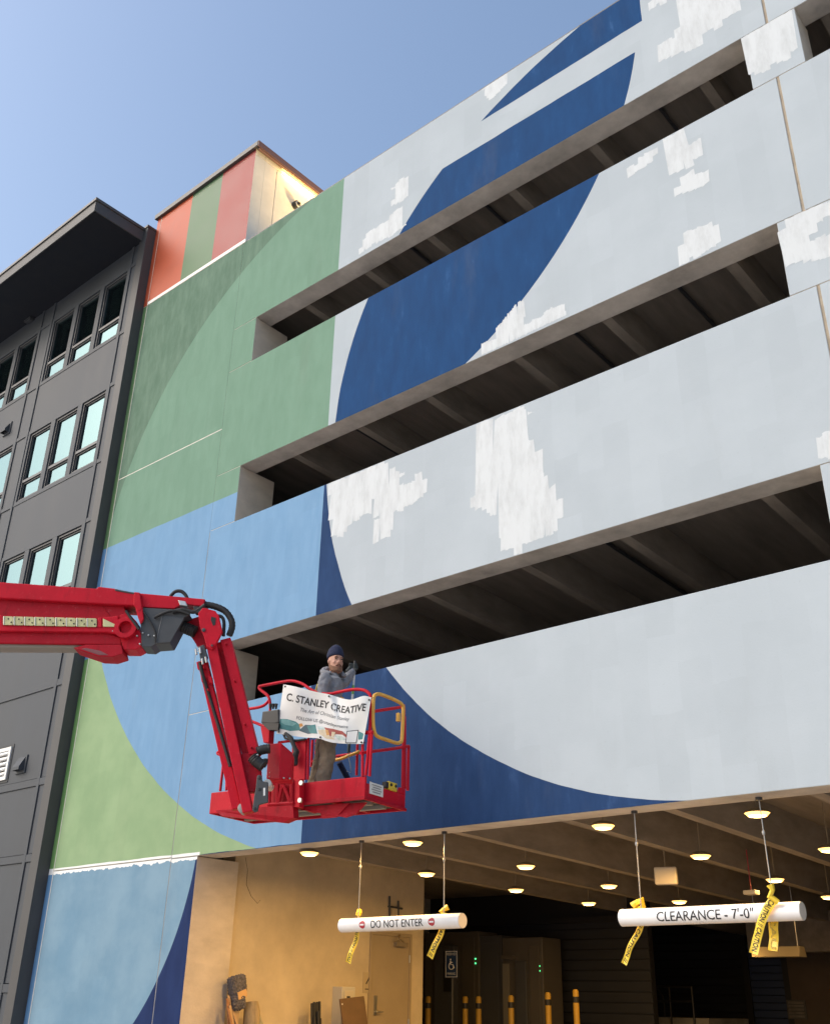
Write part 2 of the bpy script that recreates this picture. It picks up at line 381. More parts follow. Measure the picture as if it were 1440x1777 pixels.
# white touch-up paint on the wall: one traced patch each, proud of the wall
def patch(pts, w=.10, jit=.035, y=YF - .0016):
    """one touch-up patch: overlapping upright roller passes that fill the traced outline"""
    from mathutils.geometry import delaunay_2d_cdt
    P = [onY(x, yy, y) for x, yy in pts]; P = [(q.x, q.z) for q in P]; n = len(P); out = []; faces = []
    zm = sum(q[1] for q in P) / n; lo_, hi_ = 0, 20
    for z0, z1 in ((13.50, 15.70), (12.49, 13.50), (10.23, 12.49), (9.12, 10.23), (6.88, 9.12), (3.55, 5.79)):
        if z0 < zm < z1: lo_, hi_ = z0 + .006, z1 - .006
    x = min(q[0] for q in P) + w * .3; x1 = max(q[0] for q in P)
    while x < x1:
        zs_ = []
        for i in range(n):
            (ax, az), (bx, bz) = P[i], P[(i + 1) % n]
            if (ax - x) * (bx - x) < 0: zs_.append(az + (bz - az) * (x - ax) / (bx - ax))
        zs_.sort()
        for z0, z1 in zip(zs_[::2], zs_[1::2]):
            a, c = z0 - abs(random.gauss(0, jit)), z1 + abs(random.gauss(0, jit)); h = w * random.uniform(.55, .75); k = random.gauss(0, .035) * (c - a) * .5
            sl = random.gauss(0, jit * .5); sl2 = random.gauss(0, jit * .5)
            quad = [(x - h - k, a), (x + h - k, a + sl), (x + h + k, c + sl2), (x - h + k, c)]
            quad = [(u, min(max(v, lo_), hi_)) for u, v in quad]; o = len(out)
            # ragged ends: split each end into bristle steps
            e0 = [(quad[0][0] + (quad[1][0] - quad[0][0]) * t, min(max(quad[0][1] + (quad[1][1] - quad[0][1]) * t + random.uniform(-.012, .012), lo_), hi_)) for t in (0, .25, .5, .75, 1)]
            e1 = [(quad[2][0] + (quad[3][0] - quad[2][0]) * t, min(max(quad[2][1] + (quad[3][1] - quad[2][1]) * t + random.uniform(-.012, .012), lo_), hi_)) for t in (0, .25, .5, .75, 1)]
            if c - a > .03: out += e0 + e1; faces.append(list(range(o, o + 10)))
        x += w * random.uniform(.8, 1.05)
    r_ = delaunay_2d_cdt([Vector(q) for q in out], [], faces, 1, 1e-5)
    me = bpy.data.meshes.new('paint_patch'); me.from_pydata([(q.x, y, q.y) for q in r_[0]], [], r_[2]); me.materials.append(MT['patch'])
    bm = bmesh.new(); bm.from_mesh(me)
    for f_ in bm.faces:
        if f_.normal.y > 0: f_.normal_flip()
    bm.to_mesh(me); bm.free()
    o = bpy.data.objects.new('paint_patch', me); COL.objects.link(o); o.parent = G; o.matrix_parent_inverse = PINV(G)
def zc(off, s, pts): return [(off[0] + x * s, off[1] + y * s) for x, y in pts]
Z5 = ((1000, 0), .3152); Z6 = ((540, 520), .3472); Z12 = ((820, 480), .1806); Z13 = ((600, 280), .2083); Z8 = ((1280, 340), .315)
for zz, pts in (
    (Z5, [(555, -30), (895, -30), (890, 60), (850, 78), (795, 90), (792, 145), (750, 150), (695, 180), (690, 250), (650, 262), (590, 270), (540, 300), (465, 330), (460, 245), (530, 215), (530, 185), (580, 155), (570, 55)]),
    (Z5, [(405, 25), (440, -10), (500, -10), (495, 12), (450, 20)]),
    (Z5, [(495, 760), (590, 715), (605, 760), (620, 805), (665, 795), (670, 850), (620, 890), (632, 915), (540, 950), (515, 930), (510, 850)]),
    (Z5, [(290, 970), (300, 930), (350, 890), (370, 850), (455, 815), (455, 835), (410, 860), (405, 895), (370, 915)]),
    (Z5, [(555, 1070), (565, 1020), (610, 970), (725, 945), (735, 985), (690, 1020)]),
    (Z5, [(592, 1428), (575, 1390), (600, 1285), (690, 1245), (730, 1240), (730, 1255), (780, 1250), (772, 1342)]),
    (Z6, [(92, 925), (280, 850), (300, 830), (398, 812), (405, 850), (450, 870), (440, 930), (490, 925), (545, 880), (578, 940), (530, 1000), (490, 1020), (425, 1065), (405, 1040), (405, 1130), (380, 1160), (310, 1200), (330, 1100), (320, 1010), (300, 985), (280, 1055), (250, 1070), (180, 1130), (150, 1185), (122, 1170), (104, 1060)]),
    (Z6, [(820, 642), (1050, 550), (1100, 555), (1085, 640), (1100, 705), (1120, 710), (1125, 750), (1165, 790), (1160, 880), (1120, 900), (1190, 895), (1190, 940), (1230, 975), (1245, 1060), (1225, 1155), (1130, 1190), (1060, 1215), (1050, 1250), (970, 1230), (970, 1190), (930, 1175), (925, 1050), (870, 1040), (805, 1030), (830, 930), (825, 750), (815, 720)]),
    (Z12, [(80, 743), (75, 640), (215, 595), (215, 495), (432, 235), (480, 235), (480, 460), (545, 440), (555, 415), (660, 385), (670, 345), (750, 290), (760, 300), (865, 255), (880, 362)]),
    (Z13, [(120, 748), (155, 665), (190, 595), (290, 545), (380, 475), (385, 435), (470, 385), (480, 540)]),
    (Z13, [(385, 370), (400, 310), (425, 250), (400, 220), (450, 160), (535, 110), (530, 270), (440, 335)]),
    (((0, 0), 1), [(838, 152), (876, 126), (881, 142), (868, 156), (852, 172), (844, 168)]),
    (Z5, [(924, 175), (1165, 65), (1170, 105), (1200, 150), (1215, 240), (1165, 310), (960, 405), (930, 270)]),
    (Z8, [(255, 175), (300, 125), (360, 100), (420, 55), (430, 68), (500, 32), (560, 60), (420, 150), (415, 200), (375, 210), (370, 260), (560, 215), (560, 320), (400, 350), (276, 375), (262, 310)]),
    (Z8, [(455, 1340), (470, 1315), (540, 1290), (540, 1425), (462, 1415)])):
    if zz is Z12: patch(zc((zz[0][0] + 2.2, zz[0][1] + .8), zz[1], pts), .026, .006)
    elif zz[1] == 1: patch(pts, .05, .012)
    else: patch(zc(zz[0], zz[1], pts))

# ------------------------------------------------------------------ stair tower
T = thing('stair_tower', 'stair tower painted in orange, green and red stripes above the green wall', 'tower', (-15.2, 10, 15.7))
TM = [MT['tower_side'], MT['orange'], MT['tgreen'], MT['tred'], MT['paint_white']]
for k, (x0, x1, mi) in enumerate(((-16.845, -15.68, 1), (-15.68, -14.61, 2), (-14.61, -13.5, 3))):
    B().box(x0, x1, 10.0, 10.28, 15.80, 18.17, 0, mi).build('painted_stripe', TM, T)
    B().box(x0, x1, 10.004, 10.28, 18.182, 18.30, 0, mi).build('top_band', TM, T)
    B().box(x0, x1, 9.998, 10.28, 15.712, 15.799, 0, 4).build('base_line', TM, T)
B().box(-16.998, -16.862, 10.0, 10.28, 15.712, 18.30, 0, 1).build('painted_stripe', TM, T)
B().box(-16.865, -16.84, 10.005, 10.2, 15.712, 18.29).build('joint_seal', MT['sealant'], T)
B().box(-13.78, -13.5, 10.281, 10.62, 15.0, 18.17).build('corner_panel', MT['tower_side'], T, bevel=.006)
B().box(-13.78, -13.5, 10.637, 17.0, 15.0, 18.17).build('side_panel', MT['tower_side'], T, bevel=.006)
B().box(-13.78, -13.497, 10.281, 17.0, 18.182, 18.30).build('top_band', MT['tower_side'], T)
B().box(-13.75, -13.52, 10.29, 16.9, 15.0, 18.3).build('core', MT['tower_side'], T)
B().box(-16.99, -16.8, 10.281, 17.0, 15.0, 18.30).build('side_panel', MT['tower_side'], T)
B().box(-16.79, -13.79, 16.8, 17.0, 15.0, 18.30).build('rear_panel', MT['tower_side'], T)
B().box(-17.05, -13.38, 9.93, 9.999, 18.29, 18.42).build('coping', MT['coping'], T, bevel=.006)
B().box(-17.05, -13.38, 10.0, 17.06, 18.301, 18.419).build('roof_cap', MT['coping'], T)
B().box(-13.44, -13.38, 9.999, 17.06, 18.24, 18.3).build('coping', MT['coping_red'], T, bevel=.006)
B().box(-13.38, -13.36, 9.94, 17.06, 18.27, 18.425).build('coping', MT['coping_red'], T)
# warm light strip tucked under the side coping
ls = thing('light_strip', 'warm light strip glowing under the coping of the striped tower', 'light', (-13.46, 13, 18.28))
B().box(-13.485, -13.455, 10.75, 16.8, 18.285, 18.299).build('diffuser', emit('strip_glow', (1, .66, .22), 2), ls)
ld = bpy.data.lights.new('strip_light', 'AREA'); ld.shape = 'RECTANGLE'; ld.size = .03; ld.size_y = 6.0; ld.energy = 70; ld.color = (1, .60, .17)
lo = bpy.data.objects.new('strip_light', ld); COL.objects.link(lo); lo.location = (-13.41, 13.8, 18.235)
lo.rotation_euler = (0, math.radians(38), 0)
lo.parent = ls; lo.matrix_parent_inverse = PINV(ls)
# flood lamp standing on the roof deck behind the parapet
fl = thing('flood_lamp', 'warm flood lamp on the roof washing the side of the striped tower', 'lamp', (-12.1, 13.4, 14.0))
B().cyl((-12.1, 13.4, 14.0), (-12.1, 13.4, 15.2), .03, 10).build('post', MT['dark_trim'], fl)
B().obox((-12.1, 13.4, 15.3), (1, 0, .6), (0, 1, 0), (-.6, 0, 1), .1, .16, .12).build('housing', MT['dark_trim'], fl, bevel=.01)
sl = bpy.data.lights.new('flood_light', 'SPOT'); sl.energy = 1100; sl.color = (1, .68, .30); sl.spot_size = math.radians(125); sl.spot_blend = 1.0; sl.shadow_soft_size = .12
so = bpy.data.objects.new('flood_light', sl); COL.objects.link(so); so.location = (-12.25, 13.4, 15.5)
so.rotation_euler = (Vector((-13.5, 12.6, 18.0)) - so.location).to_track_quat('-Z', 'Y').to_euler(); so.parent = fl; so.matrix_parent_inverse = PINV(fl)
# dome camera
q = onX(512, 358, -13.5)
dc = thing('dome_camera', 'round dark security camera on the pale side of the striped tower', 'camera', q)
B().cyl(q + V(0, 0, 0), q + V(.10, 0, 0), .10, 20).build('housing', MT['dark_trim'], dc, smooth=True)
B().cyl(q + V(.10, 0, 0), q + V(.12, 0, 0), .075, 20).build('ring', MT['pvc_end'], dc, smooth=True)
B().sphere(q + V(.12, 0, 0), .05).build('lens', MT['black'], dc, smooth=True)
# ------------------------------------------------------------------ apartment building
A = thing('apartment_building', 'charcoal grey apartment building with dark window bands and a deep flat eave', 'building', (-21, 9.8, 0))
YA = 9.8
def glass():
    m, t, p = newmat('window_glass'); t.nodes.remove(p); out = t.nodes['Material Output']
    g = t.nodes.new('ShaderNodeBsdfGlossy'); g.inputs['Roughness'].default_value = .015; g.inputs['Color'].default_value = (.35, .50, .51, 1)
    tr = t.nodes.new('ShaderNodeBsdfTransparent'); tr.inputs['Color'].default_value = (.5, .58, .52, 1)
    mx = t.nodes.new('ShaderNodeMixShader'); mx.inputs[0].default_value = .6
    n = t.nodes.new('ShaderNodeTexNoise'); n.inputs['Scale'].default_value = .9; tc = t.nodes.new('ShaderNodeTexCoord'); t.links.new(tc.outputs['Object'], n.inputs['Vector'])
    bp = t.nodes.new('ShaderNodeBump'); bp.inputs['Strength'].default_value = .02; bp.inputs['Distance'].default_value = .05
    t.links.new(n.outputs[0], bp.inputs['Height']); t.links.new(bp.outputs[0], g.inputs['Normal'])
    t.links.new(tr.outputs[0], mx.inputs[1]); t.links.new(g.outputs[0], mx.inputs[2]); t.links.new(mx.outputs[0], out.inputs[0]); return m
MT['glass'] = glass()
DC, DT = MT['dark_cladding'], MT['dark_trim']
XL = -30.0
heads = [16.96, 13.66, 10.36, 7.06]; SILL = 1.82; 
# z ranges between horizontal battens, top to bottom
zones = []     # (z0, z1, kind)
zt = 17.30
zones.append((17.08, 17.60, 'wall'))
for i, hd in enumerate(heads[:3]):
    zones.append((hd - SILL, hd, 'win')); zones.append((heads[i + 1] + .10, hd - SILL - .10, 'wall'))
zones += [(5.20, 6.92, 'wall'), (3.86, 5.06, 'wall'), (1.78, 3.72, 'wall'), (.1, 1.64, 'wall')]
zones[6] = (7.05, 8.44, 'wall')
cols_wide = [(-20.82, -17.55), (-24.72, -21.45), (-28.62, -25.35)]
cols_narrow = [(-17.46, -17.26), (-21.36, -20.91), (-25.26, -24.81)]
MT['sealed'] = MT['frame_dark']
def window(x0, x1, z0, z1):
    y = YA + .02
    f = B(); w_ = .05
    f.box(x0, x0 + w_, y, y + .10, z0, z1); f.box(x1 - w_, x1, y, y + .10, z0, z1)
    f.box(x0 + w_, x1 - w_, y, y + .10, z0, z0 + w_); f.box(x0 + w_, x1 - w_, y, y + .10, z1 - w_, z1)
    zb = z0 + .53; f.box(x0 + w_, x1 - w_, y + .001, y + .099, zb - .035, zb + .035)
    wo = f.build('window', MT['frame_dark'], A, bevel=.004)
    for a, c in ((z0 + w_, zb - .035), (zb + .035, z1 - w_)):
        s = B(); t_ = .03; i0, i1 = x0 + w_ + .002, x1 - w_ - .002; a2, c2 = a + .002, c - .002
        s.box(i0, i0 + t_, y + .03, y + .08, a2, c2); s.box(i1 - t_, i1, y + .03, y + .08, a2, c2); s.box(i0 + t_, i1 - t_, y + .03, y + .08, a2, a2 + t_); s.box(i0 + t_, i1 - t_, y + .03, y + .08, c2 - t_, c2)
        s.build('sash', MT['frame_dark'], wo)
        B().box(i0 + t_, i1 - t_, y + .055, y + .061, a2 + t_, c2 - t_).build('pane', MT['glass'], wo)
    cw_ = random.choice((.12, .2, .28, .4)); B().box(x0 + .06, x0 + .06 + cw_, y + .22, y + .25, z0 + .5, z1 - .08).build('curtain', MT['blind'], wo)
    B().box(x0 + .06, x1 - .06, y + .18, y + .2, z1 - random.choice((.2, .26, .5, .9)), z1 - .05).build('blind', MT['blind'], wo)
def wpanel(x0, x1, z0, z1, y=YA): return B().box(x0, x1, y, y + .12, z0, z1).build('wall_panel', DC, A, bevel=.006)
for (x0, x1) in cols_wide:
    for z0, z1, kd in zones:
        if kd == 'wall': wpanel(x0, x1, z0, z1)
        else:
            for k in range(3):
                c1 = x1 - .06 - k * 1.10; window(c1 - .92, c1, z0, z1)
                xa = c1 - .92 - (.18 if k < 2 else x0 * 0 + (c1 - .92 - x0))
                B().box(xa, c1 - .92, YA - .01, YA + .12, z0, z1).build('mullion', DC, A)
            B().box(x1 - .06, x1, YA - .01, YA + .12, z0, z1).build('mullion', DC, A)
            B().box(x0, x1, YA - .012, YA + .12, z1, z1 + .10).build('head_trim', DC, A, bevel=.004)
            B().box(x0, x1, YA - .012, YA + .12, z0 - .10, z0).build('sill_trim', DC, A, bevel=.004)
            B().box(x0, x1, YA + 1.6, YA + 1.7, z0 - .3, z1 + .3).build('room_wall', MT['room'], A)
            B().box(x0, x1, YA + .13, YA + 1.6, z1 + .05, z1 + .12).build('room_ceiling', MT['room'], A)
for (x0, x1) in cols_narrow:
    for z0, z1, kd in zones: wpanel(x0, x1, z0 + (0 if kd == 'wall' else .0), z1)
    for z0, z1, kd in zones:
        if kd == 'win':
            for zz in (z1, z0 - .10): B().box(x0, x1, YA - .02, YA + .12, zz, zz + .10).build('batten', DC, A, bevel=.004)
for z0 in (6.92, 5.06, 3.72, 1.64):
    for x0, x1 in cols_wide + cols_narrow: B().box(x0, x1, YA - .022, YA + .12, z0 + .0, z0 + .13).build('batten', DC, A, bevel=.004)
for x0, x1 in ((-17.55, -17.46), (-20.91, -20.82), (-21.45, -21.36), (-24.81, -24.72), (-25.35, -25.26)):
    B().box(x0, x1, YA - .026, YA + .12, .1, 17.6).build('batten', DC, A, bevel=.004)
B().box(-17.26, -17.0, YA - .03, YA + .35, 0, 17.92).build('corner_board', [MT['fascia']], A, bevel=.006)
B().box(-30, -17.26, YA + 1.75, YA + 1.95, 0, 17.55).build('inner_wall', MT['room'], A)
B().box(-17.255, -17.05, YA + .36, YA + 6, 0, 17.9).build('side_wall', DC, A)
B().box(-30, -28.63, YA, YA + .12, 0, 17.6).build('wall_panel', DC, A)
B().box(-17.29, -16.985, YA - .05, YA + .36, 17.921, 17.985).build('corner_cap', MT['coping'], A, bevel=.006)
# roof slab with deep eave
RY = 8.47
rf = B().box(-30, -17.16, RY + .02, YA + 6, 17.60, 17.86).build('roof', MT['soffit_navy'], A)
B().box(-30, -17.14, RY - .01, RY + .015, 17.575, 17.86).build('fascia', MT['fascia'], rf, bevel=.004)
B().box(-17.155, -17.125, RY + .016, YA - .035, 17.575, 17.86).build('fascia', MT['fascia'], rf, bevel=.004)
B().box(-30, -17.10, RY - .04, YA - .031, 17.862, 17.94).build('drip_edge', MT['coping'], rf, bevel=.006)
# vents
def hood(px, py, w_=.34):
    q = onY(px, py, YA - .005)
    t = thing('wall_vent', 'small dark hooded vent on the grey cladding', 'vent', q)
    B().box(q.x - w_ / 2, q.x + w_ / 2, YA - .028, YA - .001, q.z - w_ / 2, q.z + w_ / 2).build('plate', DC, t, bevel=.005)
    x0, x1, z0, z1 = q.x - .12, q.x + .12, q.z - .12, q.z + .13; y0, y1 = YA - .13, YA - .03
    h = B(); h.add([(x0, y1, z1), (x1, y1, z1), (x1, y0, z0 + .06), (x0, y0, z0 + .06), (x0, y1, z0), (x1, y1, z0), (x0, y0, z0), (x1, y0, z0)],
                   [(0, 1, 2, 3), (0, 3, 6, 4), (1, 5, 7, 2), (3, 2, 7, 6)])
    o = h.build('hood', MT['dark_cladding'], t); s = o.modifiers.new('thick', 'SOLIDIFY'); s.thickness = .008
    B().box(x0 + .02, x1 - .02, YA - .06, YA - .029, z0 + .02, z1 - .05).build('damper', MT['black'], t)
    return t
hood(39, 1327)['label'] = 'dark hooded vent beside the white louvre on the grey building'
hood(14, 745)['label'] = 'dark hooded vent between the upper window rows of the grey building'
q0, q1 = onY(-14, 1330, YA), onY(23, 1326, YA)
lv = thing('wall_louvre', 'white slatted louvre low on the grey building', 'vent', (q0 + q1) / 2)
x0, x1, z0, z1 = -19.55, -18.70, 5.30, 5.93
f = B(); f.box(x0, x0 + .07, YA - .04, YA - .001, z0, z1); f.box(x1 - .07, x1, YA - .04, YA - .001, z0, z1); f.box(x0 + .07, x1 - .07, YA - .04, YA - .001, z0, z0 + .07); f.box(x0 + .07, x1 - .07, YA - .04, YA - .001, z1 - .07, z1)
f.build('frame', MT['paint_white'], lv)
B().box(x0 - .05, x1 + .05, YA - .012, YA - .002, z0 - .05, z1 + .05).build('trim', DT, lv)
B().box(x0 + .07, x1 - .07, YA - .016, YA - .013, z0 + .07, z1 - .07).build('backing', MT['black'], lv)
for k in range(5):
    zz = z0 + .12 + k * .098
    B().obox(((x0 + x1) / 2, YA - .03, zz), (1, 0, 0), (0, 1, -.6), (0, .6, 1), (x1 - x0) / 2 - .075, .018, .03).build('slat', MT['paint_white'], lv)
# eave camera
q = onY(52, 556, YA - .06)
ec = thing('eave_lamp', 'small dark fixture under the deep eave of the grey building', 'lamp', q)
B().box(q.x - .16, q.x + .16, YA - .14, YA - .001, q.z - .03, q.z + .16).build('housing', DT, ec, bevel=.01)
B().box(q.x - .12, q.x + .12, YA - .12, YA - .03, q.z - .05, q.z - .031).build('lens', MT['frame_dark'], ec)
# ------------------------------------------------------------------ lettering helper
def text_tris(s, width=None, height=None, bold=0.0, cuts=0):
    cu = bpy.data.curves.new('t', 'FONT'); cu.body = s; cu.size = 1; cu.offset = bold; cu.resolution_u = 3
    ob = bpy.data.objects.new('t', cu); COL.objects.link(ob)
    dg = bpy.context.evaluated_depsgraph_get(); me = ob.evaluated_get(dg).to_mesh()
    bm = bmesh.new(); bm.from_mesh(me); ob.evaluated_get(dg).to_mesh_clear()
    bpy.data.objects.remove(ob); bpy.data.curves.remove(cu)
    xs = [v.co.x for v in bm.verts]; ys = [v.co.y for v in bm.verts]
    x0, x1, y0, y1 = min(xs), max(xs), min(ys), max(ys)
    for v in bm.verts: v.co.x = (v.co.x - x0) / (x1 - x0); v.co.y = (v.co.y - y0) / (y1 - y0); v.co.z = 0
    for k in range(1, cuts):
        for no, co in (((0, 1, 0), (0, k / cuts, 0)),):
            bmesh.ops.bisect_plane(bm, geom=bm.verts[:] + bm.edges[:] + bm.faces[:], plane_co=co, plane_no=no)
    vs_ = [(v.co.x, v.co.y) for v in bm.verts]; bm.verts.index_update(); fs_ = [tuple(v.index for v in f.verts) for f in bm.faces]; bm.free()
    return vs_, fs_

# ------------------------------------------------------------------ ground level core wall
XC = -13.0
B().box(-13.3, XC, 10.825, 15.43, FL, 4.0).build('core_wall', MT['core_wall'], G, bevel=.01)
B().box(-16.9, -13.3, 10.39, 10.6, FL, 4.0).build('core_wall', MT['core_wall'], G)
B().box(-16.95, -16.7, 10.6, 20.3, FL, 4.0).build('side_wall', MT['concrete'], G)
dy0, dy1 = onX(645, 1650, XC).y, onX(709, 1650, XC).y; dzt = onX(646, 1622, XC).z
MT['door'] = pbr('door_paint', (.36, .29, .20), .55, noise=.08, nscale=2)
B().box(XC - .05, XC + .012, dy0, dy1, FL + .01, dzt).build('door', MT['door'], G)
dr = [o for o in COL.objects if o.name.startswith('door')][-1]
fr = B(); fr.box(XC - .02, XC + .03, dy0 - .06, dy0 - .003, FL, dzt + .06); fr.box(XC - .02, XC + .03, dy1 + .003, dy1 + .06, FL, dzt + .06); fr.box(XC - .02, XC + .0295, dy0 - .003, dy1 + .003, dzt + .004, dzt + .06)
fr.build('door_frame', MT['door'], dr, bevel=.004)
hz = onX(655, 1748, XC).z
h = B(); h.box(XC + .012, XC + .03, dy0 + .08, dy0 + .15, hz - .12, hz + .18); h.build('lock_plate', MT['steel'], dr)
h = B(); h.cyl((XC + .03, dy0 + .115, hz - .07), (XC + .08, dy0 + .115, hz - .07), .012); h.cyl((XC + .075, dy0 + .105, hz - .07), (XC + .075, dy0 + .25, hz - .07), .012); h.build('handle', MT['steel'], dr, smooth=True)
h = B(); h.box(XC + .012, XC + .09, dy1 - .42, dy1 - .12, dzt - .16, dzt - .09); h.cyl((XC + .06, dy1 - .2, dzt - .09), (XC + .16, dy1 - .45, dzt - .04), .012); h.cyl((XC + .16, dy1 - .45, dzt - .04), (XC + .04, dy1 - .3, dzt + .03), .012)
h.build('door_closer', pbr('closer', (.22, .18, .13), .5), dr)
for zz in (dzt - .35, FL + 1.0, FL + .3): B().cyl((XC + .03, dy1 + .0, zz - .06), (XC + .03, dy1 + .0, zz + .06), .014).build('hinge', MT['steel'], dr)
# wall plaque by the door
q = onX(637, 1705, XC)
sg = thing('wall_plaque', 'small blank plaque on the tan wall beside the door', 'sign', q)
B().box(XC, XC + .012, q.y - .11, q.y + .11, q.z - .16, q.z + .16).build('plate', pbr('plaque', (.45, .37, .25), .5), sg, bevel=.004)
b = B(); b.obox((XC + .013, q.y + .01, q.z + .04), (0, .6, .8), (1, 0, 0), (0, -.8, .6), .08, .001, .012); b.box(XC + .0125, XC + .0135, q.y - .06, q.y + .05, q.z - .11, q.z - .095); b.build('mark', MT['ink'], sg)
# bracket above the sign
wb = thing('wall_bracket', 'dark metal bracket fixed to the tan wall above the door', 'bracket', onX(684, 1575, XC))
def wbar(x0, y0, x1, y1, r=.018):
    B().cyl(onX(x0, y0, XC + .03), onX(x1, y1, XC + .03), r, 6).build('bar', MT['frame_dark'], wb)
wbar(676, 1555, 676, 1590); wbar(691, 1563, 691, 1590); wbar(674, 1573, 698, 1577)
q = onX(684, 1586, XC); B().box(XC, XC + .03, q.y - .1, q.y + .1, q.z - .1, q.z + .09).build('box', pbr('jbox', (.5, .42, .3), .5), wb)
# equipment cabinet on the wall
q0, q1 = onX(594, 1712, -12.78), onX(617, 1712, -12.78)
ck = thing('wall_cabinet', 'pale metal cabinet with a small window on the tan wall', 'cabinet', (-12.9, q0.y, FL + .9))
B().box(XC, -12.78, q0.y, q1.y, FL + .7, q0.z).build('body', pbr('cab_pale', (.55, .53, .48), .5), ck, bevel=.008)
B().box(-12.778, -12.765, q0.y + .05, q1.y - .05, FL + .78, q0.z - .06).build('door', pbr('cab_door', (.60, .55, .45), .5), ck, bevel=.004)
B().box(-12.764, -12.758, q0.y + .10, q1.y - .14, q0.z - .42, q0.z - .14).build('window', MT['frame_dark'], ck)
# leaning brown board
pts = [onX(588, 1734, -12.55), onX(630, 1729, -12.55), onX(640, 1830, -12.35), onX(594, 1838, -12.35)]
bd = thing('leaning_board', 'flat brown board leaning in front of the pale wall cabinet', 'board', (pts[2] + pts[3]) / 2)
lift_z = FL - min(p_.z for p_ in pts)
base = [onX(642, 1777, -12.35), onX(594, 1777, -12.35)]
P4 = [pts[0], pts[1], V(-12.25, pts[1].y + .06, FL + .01), V(-12.25, pts[0].y + .06, FL + .01)]
B().prism(P4, (.025, 0, .006)).build('panel', pbr('hardboard', (.13, .075, .04), .55, noise=.2, nscale=5), bd, bevel=.004)
B().box(P4[0].x + .03, P4[0].x + .045, P4[0].y + .03, P4[0].y + .05, P4[0].z - .14, P4[0].z - .06).build('tag', MT['paint_white'], bd)
# bundle of black channels
q = onX(548, 1740, -12.75)
bt = thing('black_tubes', 'bundle of black tubes standing against the tan wall', 'tubes', (q.x, q.y, FL))
for i, (dx, dy, dz) in enumerate(((0, -.08, -.01), (.0, -.045, .01), (.0, -.005, .0), (0, .035, .012), (.0, .075, .02), (.06, -.06, -.2), (.06, 0, -.12), (.06, .05, -.22))):
    B().tube([(q.x + dx + .12, q.y + dy, FL), (q.x + dx, q.y + dy + random.uniform(-.01, .01), q.z + dz)], .02, 8).build('tube', MT['black'], bt)
# wooden strips and a bundled moving pad, carpet roll, rag
MT['wood'] = pbr('copper_wood', (.33, .15, .07), .5, noise=.3, nscale=8, streak=(8, 8, 1))
ws_px = (((396, 1728), (411, 1777)), ((394, 1733), (405, 1777)), ((395, 1738), (397, 1777)), ((399, 1745), (404, 1777)), ((396, 1750), (402, 1777)))
WL = ['pale wooden strip with a light edge leaning beside the concrete column', 'reddish wooden strip just left of the pale one by the column', 'reddish wooden strip standing upright closest to the column', 'short pale wooden strip behind the leaning red ones', 'short reddish wooden strip low beside the column']
for k, (a, c) in enumerate(ws_px):
    X0 = -12.72 + .03 * k; pa, pc = onX(*a, X0), onX(*c, X0 + .06); d = (pc - pa).normalized(); pe = pa + d * ((FL - pa.z) / d.z)
    o = B().obox((pa + pe) / 2, d, (0, 1, 0), d.cross(Vector((0, 1, 0))), (pe - pa).length / 2, .018, .009).build('wood_strip', MT['wood'] if k not in (0, 3) else pbr('pale_wood', (.5, .33, .19), .5, noise=.2, nscale=6), None)
    tag(o, WL[k], 'wood strip', 'wood strips leaning by the column')
def blob(name, c, r, mat, seed, amp, n=22, parent=None, sq=1):
    rnd = random.Random(seed); b = B(); b.obox(c, (.2, 1, .25), (1, -.2, .1), (0, -.25, 1), r[1] * .9, r[0] * .9, r[2] * .95)
    o = b.build(name, mat, parent, smooth=True); bv = o.modifiers.new('b', 'BEVEL'); bv.width = .05; bv.segments = 3
    tx = bpy.data.textures.new(name, 'CLOUDS'); tx.noise_scale = .022; tx.noise_depth = 3
    s = o.modifiers.new('s', 'SUBSURF'); s.subdivision_type = 'SIMPLE'; s.levels = s.render_levels = 4
    d = o.modifiers.new('d', 'DISPLACE'); d.texture = tx; d.strength = amp; d.texture_coords = 'GLOBAL'; return o
q = onX(411, 1720, -12.72); 
pd = thing('moving_pad', 'crumpled dark grey fuzzy pad bundled on top of the wooden strips', 'pad', (q.x, q.y, q.z - .2))
pad_m = pbr('felt', (.15, .14, .15), .95, noise=.6, nscale=30, bump=1, bscale=120)
blob('bundle', q + V(0, 0, .07), (.10, .14, .15), pad_m, 3, .05, parent=pd)
blob('bundle', q + V(.02, .01, -.15), (.10, .12, .11), pad_m, 4, .05, parent=pd)
B().obox(q + V(.11, .02, -.04), (0, 1, .35), (1, 0, 0), (0, -.35, 1), .085, .006, .05).build('lining', pbr('cardboard', (.62, .38, .17), .8), pd)
B().box(q.x - .04, q.x + .04, q.y - .05, q.y + .05, FL, q.z - .15).build('support', pbr('ply', (.42, .3, .17), .8), pd)
q = onX(436, 1752, -12.7)
cr = thing('carpet_roll', 'tan striped carpet roll standing by the tan wall', 'carpet', (q.x, q.y, FL))
B().tube([(q.x + .1, q.y, FL), (q.x + .02, q.y, q.z - .02), (q.x, q.y, q.z + .10)], .11, 18, radii=[.12, .12, .10]).build('roll', pbr('carpet', (.36, .28, .17), .95, noise=.5, nscale=14, streak=(1, 1, .2)), cr, smooth=True)
B().tube([(q.x + .02, q.y + .08, q.z + .02), (q.x + .05, q.y + .16, q.z - .22), (q.x + .1, q.y + .2, q.z - .5)], .04, 8, radii=[.03, .05, .07]).build('cord_wrap', pbr('rag', (.38, .36, .28), .95, noise=.4, nscale=20, bump=1), cr, smooth=True)
b = B(); b.tube([onX(x, y, XC + .01) for x, y in ((426, 1487), (430, 1510), (428, 1535), (436, 1555), (447, 1568), (452, 1562))], .0025, 5)
tag(b.build('hanging_wire', MT['rubber']), 'thin dark wire hanging down the tan wall beside the column', 'wire')

